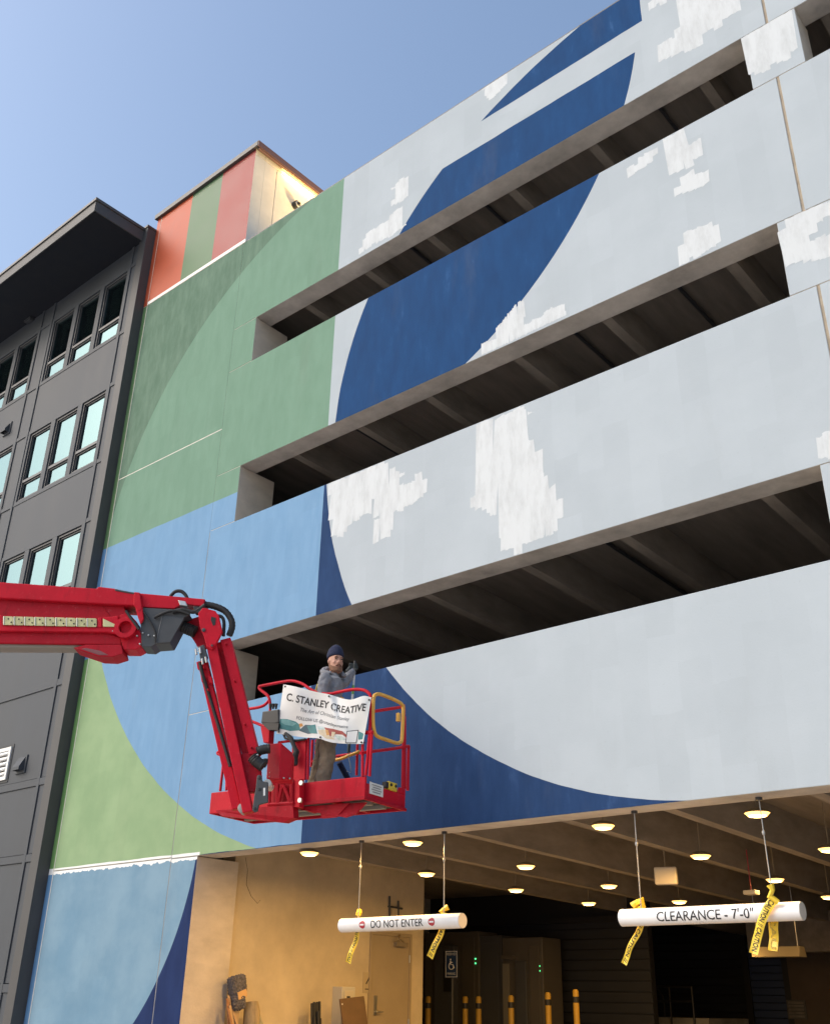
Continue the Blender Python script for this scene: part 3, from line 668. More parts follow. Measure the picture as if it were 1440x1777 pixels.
# ------------------------------------------------------------------ ceiling lamps
lens_m = emit('lamp_lens', (1.0, .66, .24), 10)
rim_m = emit('lamp_rim', (1.0, .56, .15), 2.2)
MT['lamp_body'] = pbr('lamp_body', (.25, .2, .13), .5)
LP_ = [(537, 1480), (716, 1462), (740, 1516), (912, 1503), (895, 1544), (1046, 1433), (1056, 1537), (1021, 1567), (1215, 1485), (1178, 1564), (1313, 1411), (1344, 1526), (1438, 1473), (1438, 1556)]
LL = ['warm round ceiling lamp at the far left under the mural wall', 'warm round ceiling lamp above the do not enter bar', 'warm ceiling lamp just below the one over the do not enter bar', 'warm ceiling lamp between the two hanging bars, in the second row', 'smaller warm ceiling lamp between the two hanging bars, in the third row',
      'warm ceiling lamp right of the centre, closest to the front beam', 'small warm ceiling lamp in front of the white hanging box', 'smallest warm ceiling lamp, deepest left of the clearance bar', 'warm ceiling lamp to the right of the white hanging box', 'small warm ceiling lamp just above the clearance bar',
      'largest warm ceiling lamp beside the right cable of the clearance bar', 'warm ceiling lamp behind the taped right cable of the clearance bar', 'warm ceiling lamp cut by the right edge, upper of two', 'warm ceiling lamp cut by the right edge, lower of two']
for (x, y), lab in zip(LP_, LL):
    q = pl(x, y, (0, 10.4, 3.45), (0, .02, 1))
    if q.y < 10.55: q = pl(x, y, (0, 10.4, 3.5), (0, .02, 1))
    t = thing('ceiling_lamp', lab, 'lamp', q, 'warm lamps under the garage ceiling')
    B().tube([q + V(0, 0, .05), q + V(0, 0, .02), q], .17, 20, radii=[.07, .13, .14]).build('housing', MT['lamp_body'], t, smooth=True)
    B().tube([q + V(0, 0, -.001), q + V(0, 0, -.03)], .15, 20, radii=[.13, .10], cap=False).build('diffuser', rim_m, t, smooth=True)
    B().tube([q + V(0, 0, -.012), q + V(0, 0, -.035), q + V(0, 0, -.042)], .12, 20, radii=[.10, .088, .05]).build('lens', lens_m, t, smooth=True)
    B().cyl(q + V(0, 0, .05), q + V(0, 0, .55), .008, 6).build('stem', MT['lamp_body'], t)
    d = bpy.data.lights.new('lamp_light', 'AREA'); d.shape = 'DISK'; d.size = .28; d.energy = 33 if q.y < 14 else 14; d.color = (1, .56, .16)
    o = bpy.data.objects.new('lamp_light', d); COL.objects.link(o); o.location = q + V(0, 0, -.06); o.parent = t; o.matrix_parent_inverse = PINV(t)

# ------------------------------------------------------------------ hanging bars and caution tape
YB = 10.22; RB = .086
def bar(name, label, pL, pR, cables, texts):
    a, c = onY(*pL, YB), onY(*pR, YB); zc_ = (a.z + c.z) / 2
    a.z = c.z = zc_; a.x += .055; c.x -= .05
    t = thing(name, label, 'clearance bar', (a + c) / 2)
    B().tube([a, c], RB, 32, cap=False).build('pipe', MT['white_pvc'], t, smooth=True)
    for q, s in ((a, -1), (c, 1)):
        B().tube([q + V(-.006 * s, 0, 0), q + V(.004 * s, 0, 0)], RB - .003, 32).build('end_cap', MT['pvc_end'], t)
    for px_top, px_bot in cables:
        xb = onY(*px_bot, YB).x
        top = V(onY(px_top, 1450, YB).x, YB, 3.55)
        B().cyl((xb, YB, zc_ + RB - .01), top, .006, 6).build('cable', MT['steel'], t)
        B().tube([top + V(0, 0, -.03), top + V(0, 0, .0)], .035, 10).build('anchor', MT['frame_dark'], t)
        B().sphere(top.lerp(V(xb, YB, zc_), .32), .018, .018, .03, 8, 6).build('cable_clip', MT['steel'], t)
    for s, x0, x1, hh in texts:
        vs_, fs_ = text_tris(s, bold=.008, cuts=8); X0, X1 = onY(x0, 1600, YB - .09).x, onY(x1, 1600, YB - .09).x; vv = []
        for u, v in vs_:
            an = (v - .5) * hh / RB - .08; r_ = RB + .0022
            vv.append(V(X0 + (X1 - X0) * u, YB - r_ * math.cos(an), zc_ + r_ * math.sin(an)))
        b = B(); b.add(vv, fs_); b.build('lettering', MT['ink'], t)
    return t, zc_
def disc_on(t, zc_, px):
    X0 = onY(px, 1600, YB - .09).x
    def wrap(u, v, off): an = v / RB - .08; return V(X0 + u, YB - (RB + off) * math.cos(an), zc_ + (RB + off) * math.sin(an))
    n = 24; R_ = .05; b = B()
    for k in range(6):
        v0, v1 = -R_ + 2 * R_ * k / 6, -R_ + 2 * R_ * (k + 1) / 6
        w0, w1 = math.sqrt(max(0, R_ * R_ - v0 * v0)) + .001, math.sqrt(max(0, R_ * R_ - v1 * v1)) + .001
        b.add([wrap(-w0, v0, .0022), wrap(w0, v0, .0022), wrap(w1, v1, .0022), wrap(-w1, v1, .0022)], [(0, 1, 2, 3)])
    o = b.build('no_entry_disc', MT['sign_red'], t)
    b = B(); b.add([wrap(-.034, -.009, .0045), wrap(.034, -.009, .0045), wrap(.034, .009, .0045), wrap(-.034, .009, .0045)], [(0, 1, 2, 3)]); b.build('bar', MT['white_pvc'], o)
t1, z1_ = bar('clearance_bar', 'white hanging pipe sign reading do not enter with red discs', (589, 1604), (808, 1600), ((628, (622, 1592)), (771, (770, 1589))), (('DO NOT ENTER', 643, 733, .092),))
disc_on(t1, z1_, 628); disc_on(t1, z1_, 748)
t2, z2_ = bar('clearance_bar', 'white hanging pipe sign reading clearance seven feet', (1071, 1591), (1401, 1583), ((1103, (1112, 1577)), (1324, (1342, 1570))), (("CLEARANCE - 7'-0\"", 1139, 1308, .10),))
def ribbon(label, path, width, Y, twist=0, text='CAUTION // CAUTION', knot=None, seed=1, flip=False, ink=None):
    rnd = random.Random(seed); P = [onY(x, y, Y) for x, y in path]
    L_ = [0]
    for i in range(1, len(P)): L_.append(L_[-1] + (P[i] - P[i - 1]).length)
    def at(s):
        s = max(0, min(.99999, s)) * L_[-1]
        for i in range(1, len(P)):
            if s <= L_[i]:
                f_ = (s - L_[i - 1]) / (L_[i] - L_[i - 1]); return P[i - 1].lerp(P[i], f_), (P[i] - P[i - 1]).normalized()
    def sp(u, v, off=0):
        p_, d_ = at(u); p2, d2 = at(u + .06); p3, d3 = at(u - .06); d_ = (d_ + d2 + d3).normalized()
        an = twist * (u - .3); side = d_.cross(Vector((0, -1, 0))).normalized(); nrm = Vector((0, -1, 0))
        sd_ = side * math.cos(an) + nrm * math.sin(an); nn = nrm * math.cos(an) - side * math.sin(an)
        return p_ + sd_ * (v * width) + nn * (off + .012 * math.sin(u * 9 + seed) + .01 * math.sin(v * 5 + u * 4))
    n = 18; b = B(); vs_ = []; fs_ = []
    for i in range(n + 1):
        for j in range(4): vs_.append(sp(i / n, j / 3 - .5))
    for i in range(n):
        for j in range(3): fs_.append((i * 4 + j, i * 4 + j + 1, i * 4 + j + 5, i * 4 + j + 4))
    t = thing('caution_tape', label, 'tape', P[0])
    b.add(vs_, fs_); o = b.build('strip', MT['tape'], t, smooth=True)
    tv, tf = text_tris(text, bold=.02, cuts=3); b = B()
    b.add([sp(.04 + .92 * ((1 - u) if flip else u), ((v - .5) * .62) * (-1 if not flip else 1), .004) for u, v in tv], tf); b.build('print', ink or MT['ink'], t)
    if knot:
        b = B(); kp = [onY(x, y, Y) + V(rnd.uniform(-.03, .03), rnd.uniform(-.03, .03), 0) for x, y in knot]
        b.tube(kp, .03, 7, radii=[rnd.uniform(.018, .045) for _ in kp]); k_ = b.build('knot', MT['tape'], t, smooth=False)
    return t
ribbon('yellow caution tape hanging from the left end of the do not enter bar', [(622, 1608), (619, 1622), (612, 1645), (604, 1671)], .08, YB + .10, .5, 'CAUTION // CAU', [(624, 1580), (622, 1586), (624, 1590)], 1)
ribbon('yellow caution tape hanging from the right end of the do not enter bar', [(770, 1604), (763, 1620), (756, 1638), (745, 1662)], .085, YB + .10, .7, 'CAUTION //', [(772, 1574), (770, 1582), (772, 1590)], 2)
ribbon('thin yellow caution tape hanging from the left end of the clearance bar', [(1113, 1600), (1104, 1622), (1092, 1645), (1082, 1673)], .065, YB + .11, .4, '// CAUTION //', [(1100, 1572), (1105, 1566), (1114, 1563), (1118, 1572), (1112, 1580)], 3)
ribbon('yellow caution tape crossing the front of the clearance bar', [(1341, 1560), (1330, 1575), (1320, 1602), (1311, 1632), (1307, 1655)], .085, YB - .13, .25, 'CAUTION // CAUTION', [(1340, 1536), (1342, 1545), (1340, 1555), (1344, 1566)], 4)
ribbon('short plain yellow caution tape hanging straight behind the clearance bar', [(1342, 1585), (1341, 1610), (1341, 1650)], .095, YB + .12, .1, 'CAU', None, 5, ink=pbr('ghost_print', (.45, .33, .05), .5))

# ------------------------------------------------------------------ things deep in the garage
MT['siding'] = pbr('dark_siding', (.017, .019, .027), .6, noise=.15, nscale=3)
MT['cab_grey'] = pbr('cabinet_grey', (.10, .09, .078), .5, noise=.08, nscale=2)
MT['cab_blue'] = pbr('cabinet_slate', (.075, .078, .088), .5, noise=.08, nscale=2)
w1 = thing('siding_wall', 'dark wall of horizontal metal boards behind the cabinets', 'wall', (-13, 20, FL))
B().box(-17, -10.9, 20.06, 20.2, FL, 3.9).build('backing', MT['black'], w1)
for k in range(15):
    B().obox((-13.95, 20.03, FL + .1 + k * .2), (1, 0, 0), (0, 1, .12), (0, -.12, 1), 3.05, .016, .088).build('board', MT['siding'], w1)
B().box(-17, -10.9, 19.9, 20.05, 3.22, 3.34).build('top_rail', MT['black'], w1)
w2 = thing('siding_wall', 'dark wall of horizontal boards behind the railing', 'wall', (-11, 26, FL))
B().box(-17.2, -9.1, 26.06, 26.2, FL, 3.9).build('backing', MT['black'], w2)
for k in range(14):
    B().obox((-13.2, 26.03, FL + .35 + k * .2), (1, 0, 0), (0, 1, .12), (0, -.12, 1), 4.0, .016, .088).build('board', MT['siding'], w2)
def cabinet(label, x0, x1, ytop, Y, mat, style):
    q0, q1 = onY(x0, ytop, Y), onY(x1, ytop, Y); t = thing('electrical_cabinet', label, 'cabinet', (q0.x, Y, FL), 'electrical cabinets')
    X0, X1, Z = q0.x, q1.x, q0.z
    B().box(X0, X1, Y, Y + .7, FL, Z).build('body', mat, t, bevel=.015)
    W = X1 - X0
    if style == 0:
        B().box(X0 + W * .27, X0 + W * .62, Y - .16, Y - .001, FL + .8, Z - .28).build('meter_box', MT['cab_blue'], t, bevel=.012)
        B().box(X0 + W * .45, X0 + W * .60, Y - .175, Y - .161, Z - 1.2, Z - .4).build('dark_panel', MT['black'], t)
        B().box(X0 + W * .70, X0 + W * .93, Y - .02, Y - .001, FL + .8, Z - .12).build('door_panel', MT['cab_grey'], t, bevel=.008)
    if style == 2:
        B().box(X0 + W * .03, X0 + W * .17, Y - .05, Y - .001, FL + .8, Z - .5).build('conduit', pbr('conduit', (.2, .19, .17), .5), t)
        B().box(X0 + W * .36, X0 + W * .62, Y - .06, Y - .001, FL + .7, Z - .45).build('meter_box', MT['cab_blue'], t, bevel=.01)
        B().box(X0 + W * .68, X0 + W * .93, Y - .03, Y - .001, FL + .5, Z - .15).build('door_panel', MT['cab_grey'], t, bevel=.008)
        B().box(X0 + W * .06, X0 + W * .34, Y - .14, Y - .001, Z - .42, Z - .34).build('shelf', MT['cab_grey'], t)
    if style != 1:
        for dz in (0, .09): B().sphere((X1 - .08, Y - .01, Z - .55 - dz), .016, nu=8, nv=6).build('indicator', emit('led', (.1, 1, .3), 1.6), t)
    else: B().box(X0 + .1, X1 - .1, Y - .012, Y - .001, FL + .3, Z - .15).build('door_panel', mat, t, bevel=.006)
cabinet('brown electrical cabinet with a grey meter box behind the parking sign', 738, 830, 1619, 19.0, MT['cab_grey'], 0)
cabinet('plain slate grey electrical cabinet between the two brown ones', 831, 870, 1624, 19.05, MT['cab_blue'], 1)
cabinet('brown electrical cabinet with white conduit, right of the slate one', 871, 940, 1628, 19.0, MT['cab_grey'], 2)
MT['bollard'] = pbr('bollard_yellow', (.42, .25, .03), .5, noise=.15, nscale=6)
BL = ['yellow bollard farthest left, below the do not enter bar', 'yellow bollard just left of the slate cabinet, first of a close pair', 'yellow bollard in front of the slate cabinet, second of a close pair', 'yellow bollard in front of the conduit cabinet', 'yellow bollard in front of the dark boards, right of the cabinets', 'yellow bollard farthest right, beside the dark column']
for (x, y), lab in zip(((743, 1729), (807, 1729), (830, 1729), (886, 1727), (950, 1722), (998, 1717)), BL):
    q = onY(x, y, 17.6); t = thing('bollard', lab, 'bollard', (q.x, q.y, FL), 'yellow bollards inside the garage')
    B().tube([(q.x, q.y, FL), (q.x, q.y, q.z - .03), (q.x, q.y, q.z)], .055, 14, radii=[.055, .055, .035]).build('post', MT['bollard'], t, smooth=True)
    B().tube([(q.x, q.y, q.z - .22), (q.x, q.y, q.z - .12)], .0575, 14).build('band', MT['black'], t)
q = onY(783, 1673, 16.6)
ps = thing('parking_sign', 'blue accessible parking sign with white wheelchair symbol on a thin post', 'sign', (q.x, q.y, FL))
B().cyl((q.x, q.y + .03, FL), (q.x, q.y + .03, q.z - .22), .018, 8).build('post', MT['dark_grey'], ps)
B().box(q.x - .15, q.x + .15, q.y, q.y + .008, q.z - .24, q.z + .24).build('plate', pbr('sign_blue', (.02, .045, .12), .4), ps)
def flat(name, pts, Y, mat, parent): B().add([V(x, Y, z) for x, z in pts], [tuple(range(len(pts)))]) and None
wm = pbr('sign_white', (.75, .75, .75), .5)
b = B()
for x0, x1, z0, z1 in ((-.14, .14, .218, .228), (-.14, .14, -.228, -.218), (-.14, -.13, -.218, .218), (.13, .14, -.218, .218)): b.box(q.x + x0, q.x + x1, q.y - .004, q.y - .001, q.z + z0, q.z + z1)
b.build('border', wm, ps)
b = B(); b.sphere((q.x - .02, q.y - .003, q.z + .08), .016, .003, .016)
b.tube([(q.x - .02, q.y - .003, q.z + .06), (q.x - .018, q.y - .003, q.z - .01), (q.x + .04, q.y - .003, q.z - .01), (q.x + .065, q.y - .003, q.z - .07), (q.x + .08, q.y - .003, q.z - .065)], .009, 6)
b.tube([(q.x - .018, q.y - .003, q.z + .03), (q.x + .03, q.y - .003, q.z + .03)], .008, 6)
b.tube([(q.x + .06 * math.cos(a), q.y - .003, q.z - .035 + .06 * math.sin(a)) for a in [math.radians(v) for v in range(110, 361, 25)]], .008, 6)
b.build('wheelchair_symbol', wm, ps)
for s, zz, wd in (('RESERVED', .155, .22), ('PARKING', -.19, .19)):
    tv, tf = text_tris(s); b = B(); b.add([V(q.x - wd / 2 + wd * u, q.y - .004, q.z + zz + .045 * v) for u, v in tv], tf); b.build('lettering', wm, ps)
# concrete column, beam, railing, mirror, blue roller door, vent, fixtures
q0, q1 = onY(1045, 1690, 20.4), onY(1090, 1690, 20.4)
tag(B().box(q0.x, q1.x, 20.4, 20.9, FL, 3.6).build('concrete_column', pbr('dimmed_concrete', (.15, .13, .11), .9, noise=.3, nscale=2), None, bevel=.02), 'square concrete column standing inside the garage behind the clearance bar', 'column')  # column colour darkened below plain concrete to carry the interior's gloom
tag(B().box(-10.2, 7.6, 23.2, 23.6, 2.75, 3.55).build('cross_beam', MT['tee'], None, bevel=.01), 'dark concrete beam crossing the back of the garage', 'beam')
rl = thing('hand_railing', 'dark metal railing with curved end beside the concrete column', 'railing', onY(1150, 1777, 22))
rp = lambda x, y: onY(x, y, 22.0)
def rtube(pts, r=.022, nm='rail'): B().tube([rp(*p_) for p_ in pts], r, 8).build(nm, MT['black'], rl, smooth=True)
rtube([(1107, 1711), (1200, 1713)]); rtube([(1107, 1737), (1200, 1738)])
for x in (1108, 1130, 1160, 1199): 
    a = rp(x, 1712); B().cyl(a, (a.x, a.y, FL + .3), .022, 8).build('post', MT['black'], rl)
rtube([(1130, 1712), (1140, 1716), (1149, 1728), (1152, 1745), (1153, 1765)], .016, 'curved_bar')
tag(B().box(onY(1100, 1760, 22.1).x, onY(1230, 1760, 22.1).x, 22.05, 24, FL, onY(1150, 1760, 22.05).z - .06).build('loading_dock', MT['concrete_floor'], None), 'low grey concrete platform under the railing', 'platform')
q = onY(1121, 1677, 21.5); mr = thing('wall_mirror', 'dark oval convex mirror beside the concrete column', 'mirror', q)
B().sphere(q, .15, .04, .30, 18, 12).build('dome', MT['black'], mr, smooth=True)
B().cyl(q, q + V(-.25, .1, 0), .02, 8).build('arm', MT['black'], mr)
q0, q1 = onY(1296, 1655, 25.6), onY(1354, 1655, 25.6)
rd = thing('roller_door', 'dark blue roller shutter at the back of the garage', 'door', (q0.x, 25.6, FL)); 
for k in range(16): B().box(q0.x, q1.x, 25.6, 25.64, FL + .2 + k * .16, FL + .352 + k * .16).build('slat', pbr('shutter_blue', (.03, .05, .12), .5) if k == 0 else bpy.data.materials['shutter_blue'], rd, bevel=.01)
B().box(q0.x - .15, q0.x, 25.55, 25.7, FL, 3.2).build('guide', MT['black'], rd); B().box(q1.x, q1.x + .15, 25.55, 25.7, FL, 3.2).build('guide', MT['black'], rd)
bw = tag(B().box(q1.x + .16, 7.6, 25.5, 25.8, FL, 3.9).build('brown_wall', pbr('brown_block', (.12, .085, .06), .8, noise=.2, nscale=2), None), 'plain brown block wall right of the blue roller shutter', 'wall')
q = onY(1382, 1752, 25.49); vt = thing('vent_grille', 'small slatted vent grille low on the brown wall', 'vent', q)
B().box(q.x - .22, q.x + .22, 25.47, 25.499, q.z - .2, q.z + .2).build('frame', MT['cab_grey'], vt)
for k in range(5): B().obox((q.x, 25.46, q.z - .14 + k * .07), (1, 0, 0), (0, 1, -.5), (0, .5, 1), .18, .006, .025).build('slat', MT['tee'], vt)
q = onY(1350, 1652, 18.5); fx = thing('strip_fixture', 'unlit metal strip light fixture hanging behind the clearance bar', 'lamp', q)
B().prism([q + V(-.42, -.16, -.08), q + V(-.42, .16, -.08), q + V(-.42, .10, .08), q + V(-.42, -.10, .08)], (.84, 0, 0)).build('reflector', pbr('fixture', (.42, .36, .26), .35, metal=.6), fx)
for s in (-.35, .35): B().cyl(q + V(s, 0, .08), (q.x + s, q.y, 3.6), .008, 6).build('rod', MT['steel'], fx)
q = pl(1155, 1520, (0, 10.4, 3.3), (0, .02, 1)); hb = thing('hanging_box', 'white square box hanging from the garage ceiling', 'box', q)
B().obox(q, (1, .35, 0), (-.35, 1, 0), (0, 0, 1), .15, .06, .115).build('case', pbr('box_pale', (.55, .5, .42), .5), hb, bevel=.02)
B().cyl(q + V(0, 0, .11), q + V(0, 0, .62), .01, 6).build('rod', MT['lamp_body'], hb)
q = pl(1303, 1549, (0, 10.4, 3.25), (0, .02, 1)); hd = thing('ceiling_sensor', 'small pale sensor with a red cable under the ceiling', 'sensor', q)
B().box(q.x - .09, q.x + .09, q.y - .09, q.y + .09, q.z - .03, q.z + .03).build('case', pbr('sens', (.6, .55, .45), .5), hd, bevel=.01)
B().cyl(q + V(0, 0, .03), q + V(0, 0, .6), .007, 6).build('cable', MT['sign_red'], hd)
# rear boundary
B().box(-17.2, 8, 33.6, 34, FL, 4.2).build('back_wall', MT['concrete'], G)
B().box(-17.4, -17.2, 20.2, 34, FL, 4.2).build('side_wall', MT['concrete'], G)
# ------------------------------------------------------------------ boom lift
NN = V(-.6564, .7544, 0); UU = V(.7544, .6564, 0); ZZ = V(0, 0, 1)
def LP(x, y, d): return pl(x, y, NN * d, NN)
PIV = LP(-300, 1045, 11.35)
CHB = V(PIV.x, PIV.y, 0) - UU * 1.6
LIFT = thing('boom_lift', 'red boom lift reaching its work platform up to the mural', 'boom lift', CHB)
R1, R2, DG, RU = MT['red'], MT['red2'], MT['dark_grey'], MT['rubber']
def pp(name, pts, d, t, mat, parent=LIFT, bevel=.008):
    return B().prism([LP(x, y, d) for x, y in pts], NN * t).build(name, mat, parent, bevel=bevel)
def beam(name, a, c, wpx, d, t, mat=R1, parent=LIFT):
    a, c = Vector(a), Vector(c); n = Vector((-(c - a).y, (c - a).x)).normalized() * wpx / 2
    return pp(name, [a + n, a - n, c - n, c + n], d, t, mat, parent)
def ccyl(name, x, y, rpx, d, t, mat, parent=LIFT, n=20):
    c = LP(x, y, d); r = (LP(x + rpx, y, d) - c).length
    return B().tube([c, c + NN * t], r, n).build(name, mat, parent, smooth=True, bevel=.003)
MB_ = pp('main_boom', [(-320, 989), (0, 1009.6), (168, 1021), (171, 1017.5), (200, 1021), (235, 1029.5), (236, 1051), (0, 1038), (-320, 1020)], 11.2, .36, R1, bevel=.014)
pp('boom_web', [(-320, 1018), (0, 1036), (214, 1050), (225, 1075), (200, 1074), (0, 1071), (-320, 1057)], 11.265, .24, R2, MB_)
beam('seam', (178, 1052), (190, 1068), 1.5, 11.255, .012, R2, MB_)
LB = pp('lower_boom', [(-320, 1052), (0, 1067), (172, 1072), (206, 1068), (206, 1101), (186, 1097), (0, 1095), (-320, 1089)], 11.205, .30, R1, bevel=.012)
pp('lower_flange', [(-320, 1090), (0, 1096), (186, 1098), (211, 1107), (211, 1119), (0, 1116), (-320, 1111)], 11.26, .22, R2, LB, bevel=.012)
pp('under_tray', [(-320, 1111), (0, 1116), (150, 1118), (127, 1124), (0, 1123.5), (-320, 1119)], 11.30, .2, pbr('tray_grey', (.27, .24, .2), .6), LB)
pp('shoe', [(127, 1124), (150, 1118.5), (211, 1118.5), (214, 1134), (195, 1140), (171, 1139)], 11.215, .28, R2, LB)
pp('shoe_plate', [(150, 1124), (175, 1129), (190, 1137), (172, 1137), (140, 1126)], 11.21, .02, pbr('plate_dull', (.2, .06, .07), .6), LB)
CH = B().prism([LP(3, 1067.5, 11.2), LP(172, 1072.5, 11.2), LP(172, 1088.5, 11.2), LP(3, 1085.5, 11.2)], NN * .004).build('cable_chain', R2, LB)
for i in range(9):
    xa = 6 + i * 18.1; ya = 1069.2 + i * .42; yb = ya + 15.2
    l_ = pp('chain_link', [(xa, ya), (xa + 15.5, ya + .4), (xa + 17.6, ya + 2), (xa + 17.4, yb - 1), (xa + 15.5, yb + .2), (xa, yb)], 11.186 + (.004 if i % 2 else 0), .01, MT['brass'], CH, bevel=.003) if True else None
    beam('link_edge', (xa + 1, ya), (xa + 1, yb), 2.2, 11.18, .01, pbr('link_steel', (.6, .58, .5), .35, metal=.6) if i == 0 else bpy.data.materials['link_steel'], CH)
    for hx, hy in ((9, 4.5), (14, 10.5)): ccyl('bolt_hole', xa + hx, ya + hy, 1.5, 11.181, .004, MT['black'], CH, 8)
pp('chain_end', [(171, 1071), (177, 1071.5), (177, 1088.5), (171, 1088)], 11.19, .02, R1, CH)
pp('chain_guide', [(179, 1073), (202, 1084), (201, 1088), (179, 1087.5)], 11.19, .012, pbr('guide_plate', (.55, .52, .27), .4, metal=.3), CH)
# pivot lug with hole
c = LP(217.6, 1088, 11.17); r0 = (LP(237, 1088, 11.17) - c).length; r1 = (LP(229, 1088, 11.17) - c).length
b = B(); n = 28; ring = []
for k in range(n):
    a = 2 * math.pi * k / n; ring.append((c + (UU * math.cos(a) + ZZ * math.sin(a)) * r0, c + (UU * math.cos(a) + ZZ * math.sin(a)) * r1))
for k in range(n):
    (o0, i0), (o1, i1) = ring[k], ring[(k + 1) % n]; t = NN * .12
    b.add([o0, o1, i1, i0, o0 + t, o1 + t, i1 + t, i0 + t], [(0, 1, 2, 3), (0, 4, 5, 1), (3, 2, 6, 7), (4, 7, 6, 5)])
b.build('pivot_lug', R1, LIFT, smooth=True)
ccyl('pivot_pin', 217.6, 1088, 7, 11.26, .1, R2)
pp('end_bracket', [(209, 1067), (222, 1062), (237, 1078), (246, 1102), (246, 1122), (236, 1127), (214, 1127), (210, 1107)], 11.24, .26, R1)
for x, y in ((238, 1103), (243, 1117), (196, 1095), (258, 1102), (268, 1103), (248, 1098)): ccyl('bolt', x, y, 1.6, 11.205, .04, MT['steel'], n=8)
TS = pp('telescopic_section', [(240, 1029), (356, 1039.5), (353, 1052), (316, 1048), (303, 1056), (243, 1053)], 11.24, .26, R1)
pp('wear_pad', [(199, 1021.5), (234, 1028), (234, 1031), (200, 1025)], 11.19, .3, DG, TS)
pp('collar', [(233, 1027), (243, 1028), (247, 1056), (241, 1061), (232, 1050)], 11.175, .34, R1, TS)
pp('collar_tab', [(234, 1049), (247, 1050), (250, 1074), (244, 1084), (238, 1066)], 11.18, .03, R1, TS)
KN = pp('knuckle', [(243, 1054), (300, 1057), (330, 1066), (318, 1073), (295, 1116), (270, 1118), (262, 1123), (246, 1122)], 11.225, .28, DG)
pp('knuckle_cheek', [(283, 1066), (320, 1073), (296, 1115), (271, 1116.5)], 11.205, .02, DG, KN)
beam('cheek_rib', (282, 1068), (271, 1116), 1.6, 11.2, .03, pbr('rib_grey', (.13, .135, .145), .45), KN)
def hose(name, pts, rpx, d, mat=RU, ring=False, parent=LIFT):
    P = [LP(x, y, d + dd) for x, y, dd in [(p_ + (0,))[:3] for p_ in pts]]
    # smooth path
    Q = []
    for i in range(len(P) - 1):
        p0, p1, p2, p3 = P[max(i - 1, 0)], P[i], P[i + 1], P[min(i + 2, len(P) - 1)]
        for k in range(6):
            t = k / 6; Q.append(.5 * ((2 * p1) + (p2 - p0) * t + (2 * p0 - 5 * p1 + 4 * p2 - p3) * t * t + (3 * p1 - p0 - 3 * p2 + p3) * t ** 3))
    Q.append(P[-1]); r = rpx / 150.0
    rad = [r * (1.0 + (.10 if ring and i % 2 else 0)) for i in range(len(Q))]
    return B().tube(Q, r, 10, radii=rad).build(name, mat, parent, smooth=True)
hose('hose', [(355, 1049), (372, 1052), (390, 1060), (401, 1074), (403, 1088), (398, 1103)], 5.5, 11.3, ring=True)
hose('hose', [(296, 1035), (304, 1027), (314, 1026), (322, 1032), (326, 1040)], 3.2, 11.3)
hose('hose', [(360, 1078), (372, 1070), (384, 1070), (389, 1080), (388, 1104)], 3, 11.28)
hose('hose', [(300, 1062), (318, 1058), (335, 1062), (345, 1058), (356, 1050)], 3.6, 11.2)
hose('hose', [(268, 1072), (290, 1062), (310, 1060), (330, 1066)], 2.6, 11.19)
hose('hose', [(219, 1060), (230, 1076), (242, 1092)], 2.6, 11.165)
hose('hose', [(249, 1060), (262, 1080), (270, 1098), (270, 1115)], 1.6, 11.195)
hose('hose', [(347, 1150, 0), (352, 1170, .0), (366, 1215, .05), (384, 1275, .05), (400, 1330, .05)], 3.0, 11.22)
pp('valve_block', [(309, 1041), (322, 1043), (326, 1052), (312, 1050)], 11.19, .06, MT['steel'])
pp('valve_block', [(335, 1052), (352, 1053), (350, 1064), (338, 1063)], 11.18, .1, MT['black'])
hose('bellows', [(303, 1082), (318, 1088), (330, 1093), (340, 1097)], 10, 11.36, ring=True)
# jib
JH = pp('jib_head', [(344, 1064), (352, 1054), (374, 1060), (380, 1068), (386, 1096), (375, 1118), (368, 1128), (359, 1122), (354, 1104), (347, 1088)], 11.17, .05, R1)
pp('rear_cheek', [(318, 1085), (334, 1073), (350, 1068), (356, 1106), (360, 1122), (350, 1134), (337, 1112)], 11.40, .05, R2, JH)
ccyl('pin', 353.5, 1093, 3.4, 11.16, .3, DG, JH); ccyl('pin', 368, 1120, 4, 11.16, .3, R2, JH); ccyl('pin', 368, 1120, 1.8, 11.155, .3, DG, JH)
pp('fork_slot', [(367, 1070), (375, 1072), (374, 1084), (370, 1086), (366, 1076)], 11.166, .003, MT['rubber'], JH)
JA = beam('jib_arm', (367, 1119), (430, 1409), 18, 11.2, .15)
JC = beam('jib_arm', (351, 1146), (411, 1403), 17, 11.27, .13)
JR = beam('jib_arm', (391, 1108), (441, 1308), 18, 11.26, .2)
pp('jib_channel', [(374, 1116), (386, 1112), (436, 1306), (420, 1310)], 11.33, .1, R2, JR)
pp('jib_foot', [(419, 1308), (449, 1303), (453, 1346), (441, 1374), (430, 1374)], 11.28, .12, R2, JR)
for x, y in ((392, 1116), (407, 1180), (425, 1256), (436, 1296), (354, 1158), (361, 1196)): ccyl('bolt', x, y, 1.7, 11.19, .1, R2, n=8)
for x, y in ((341, 1148), (348, 1170), (361, 1172)): pp('tab', [(x, y), (x + 7, y + 2), (x + 9, y + 14), (x + 2, y + 13)], 11.23, .06, R1)
VB = pp('hydraulic_block', [(344, 1122), (354, 1118), (360, 1138), (358, 1148), (348, 1146)], 11.18, .08, DG)
for x, y in ((340, 1126), (347, 1124), (351, 1143), (357, 1140)): hose('fitting', [(x, y), (x + 1.5, y + 10)], 2, 11.17, MT['steel'], parent=VB)
ccyl('pivot_roller', 421, 1402, 8.5, 11.22, .16, MT['steel'] if False else pbr('zinc', (.32, .32, .31), .45, metal=.4))
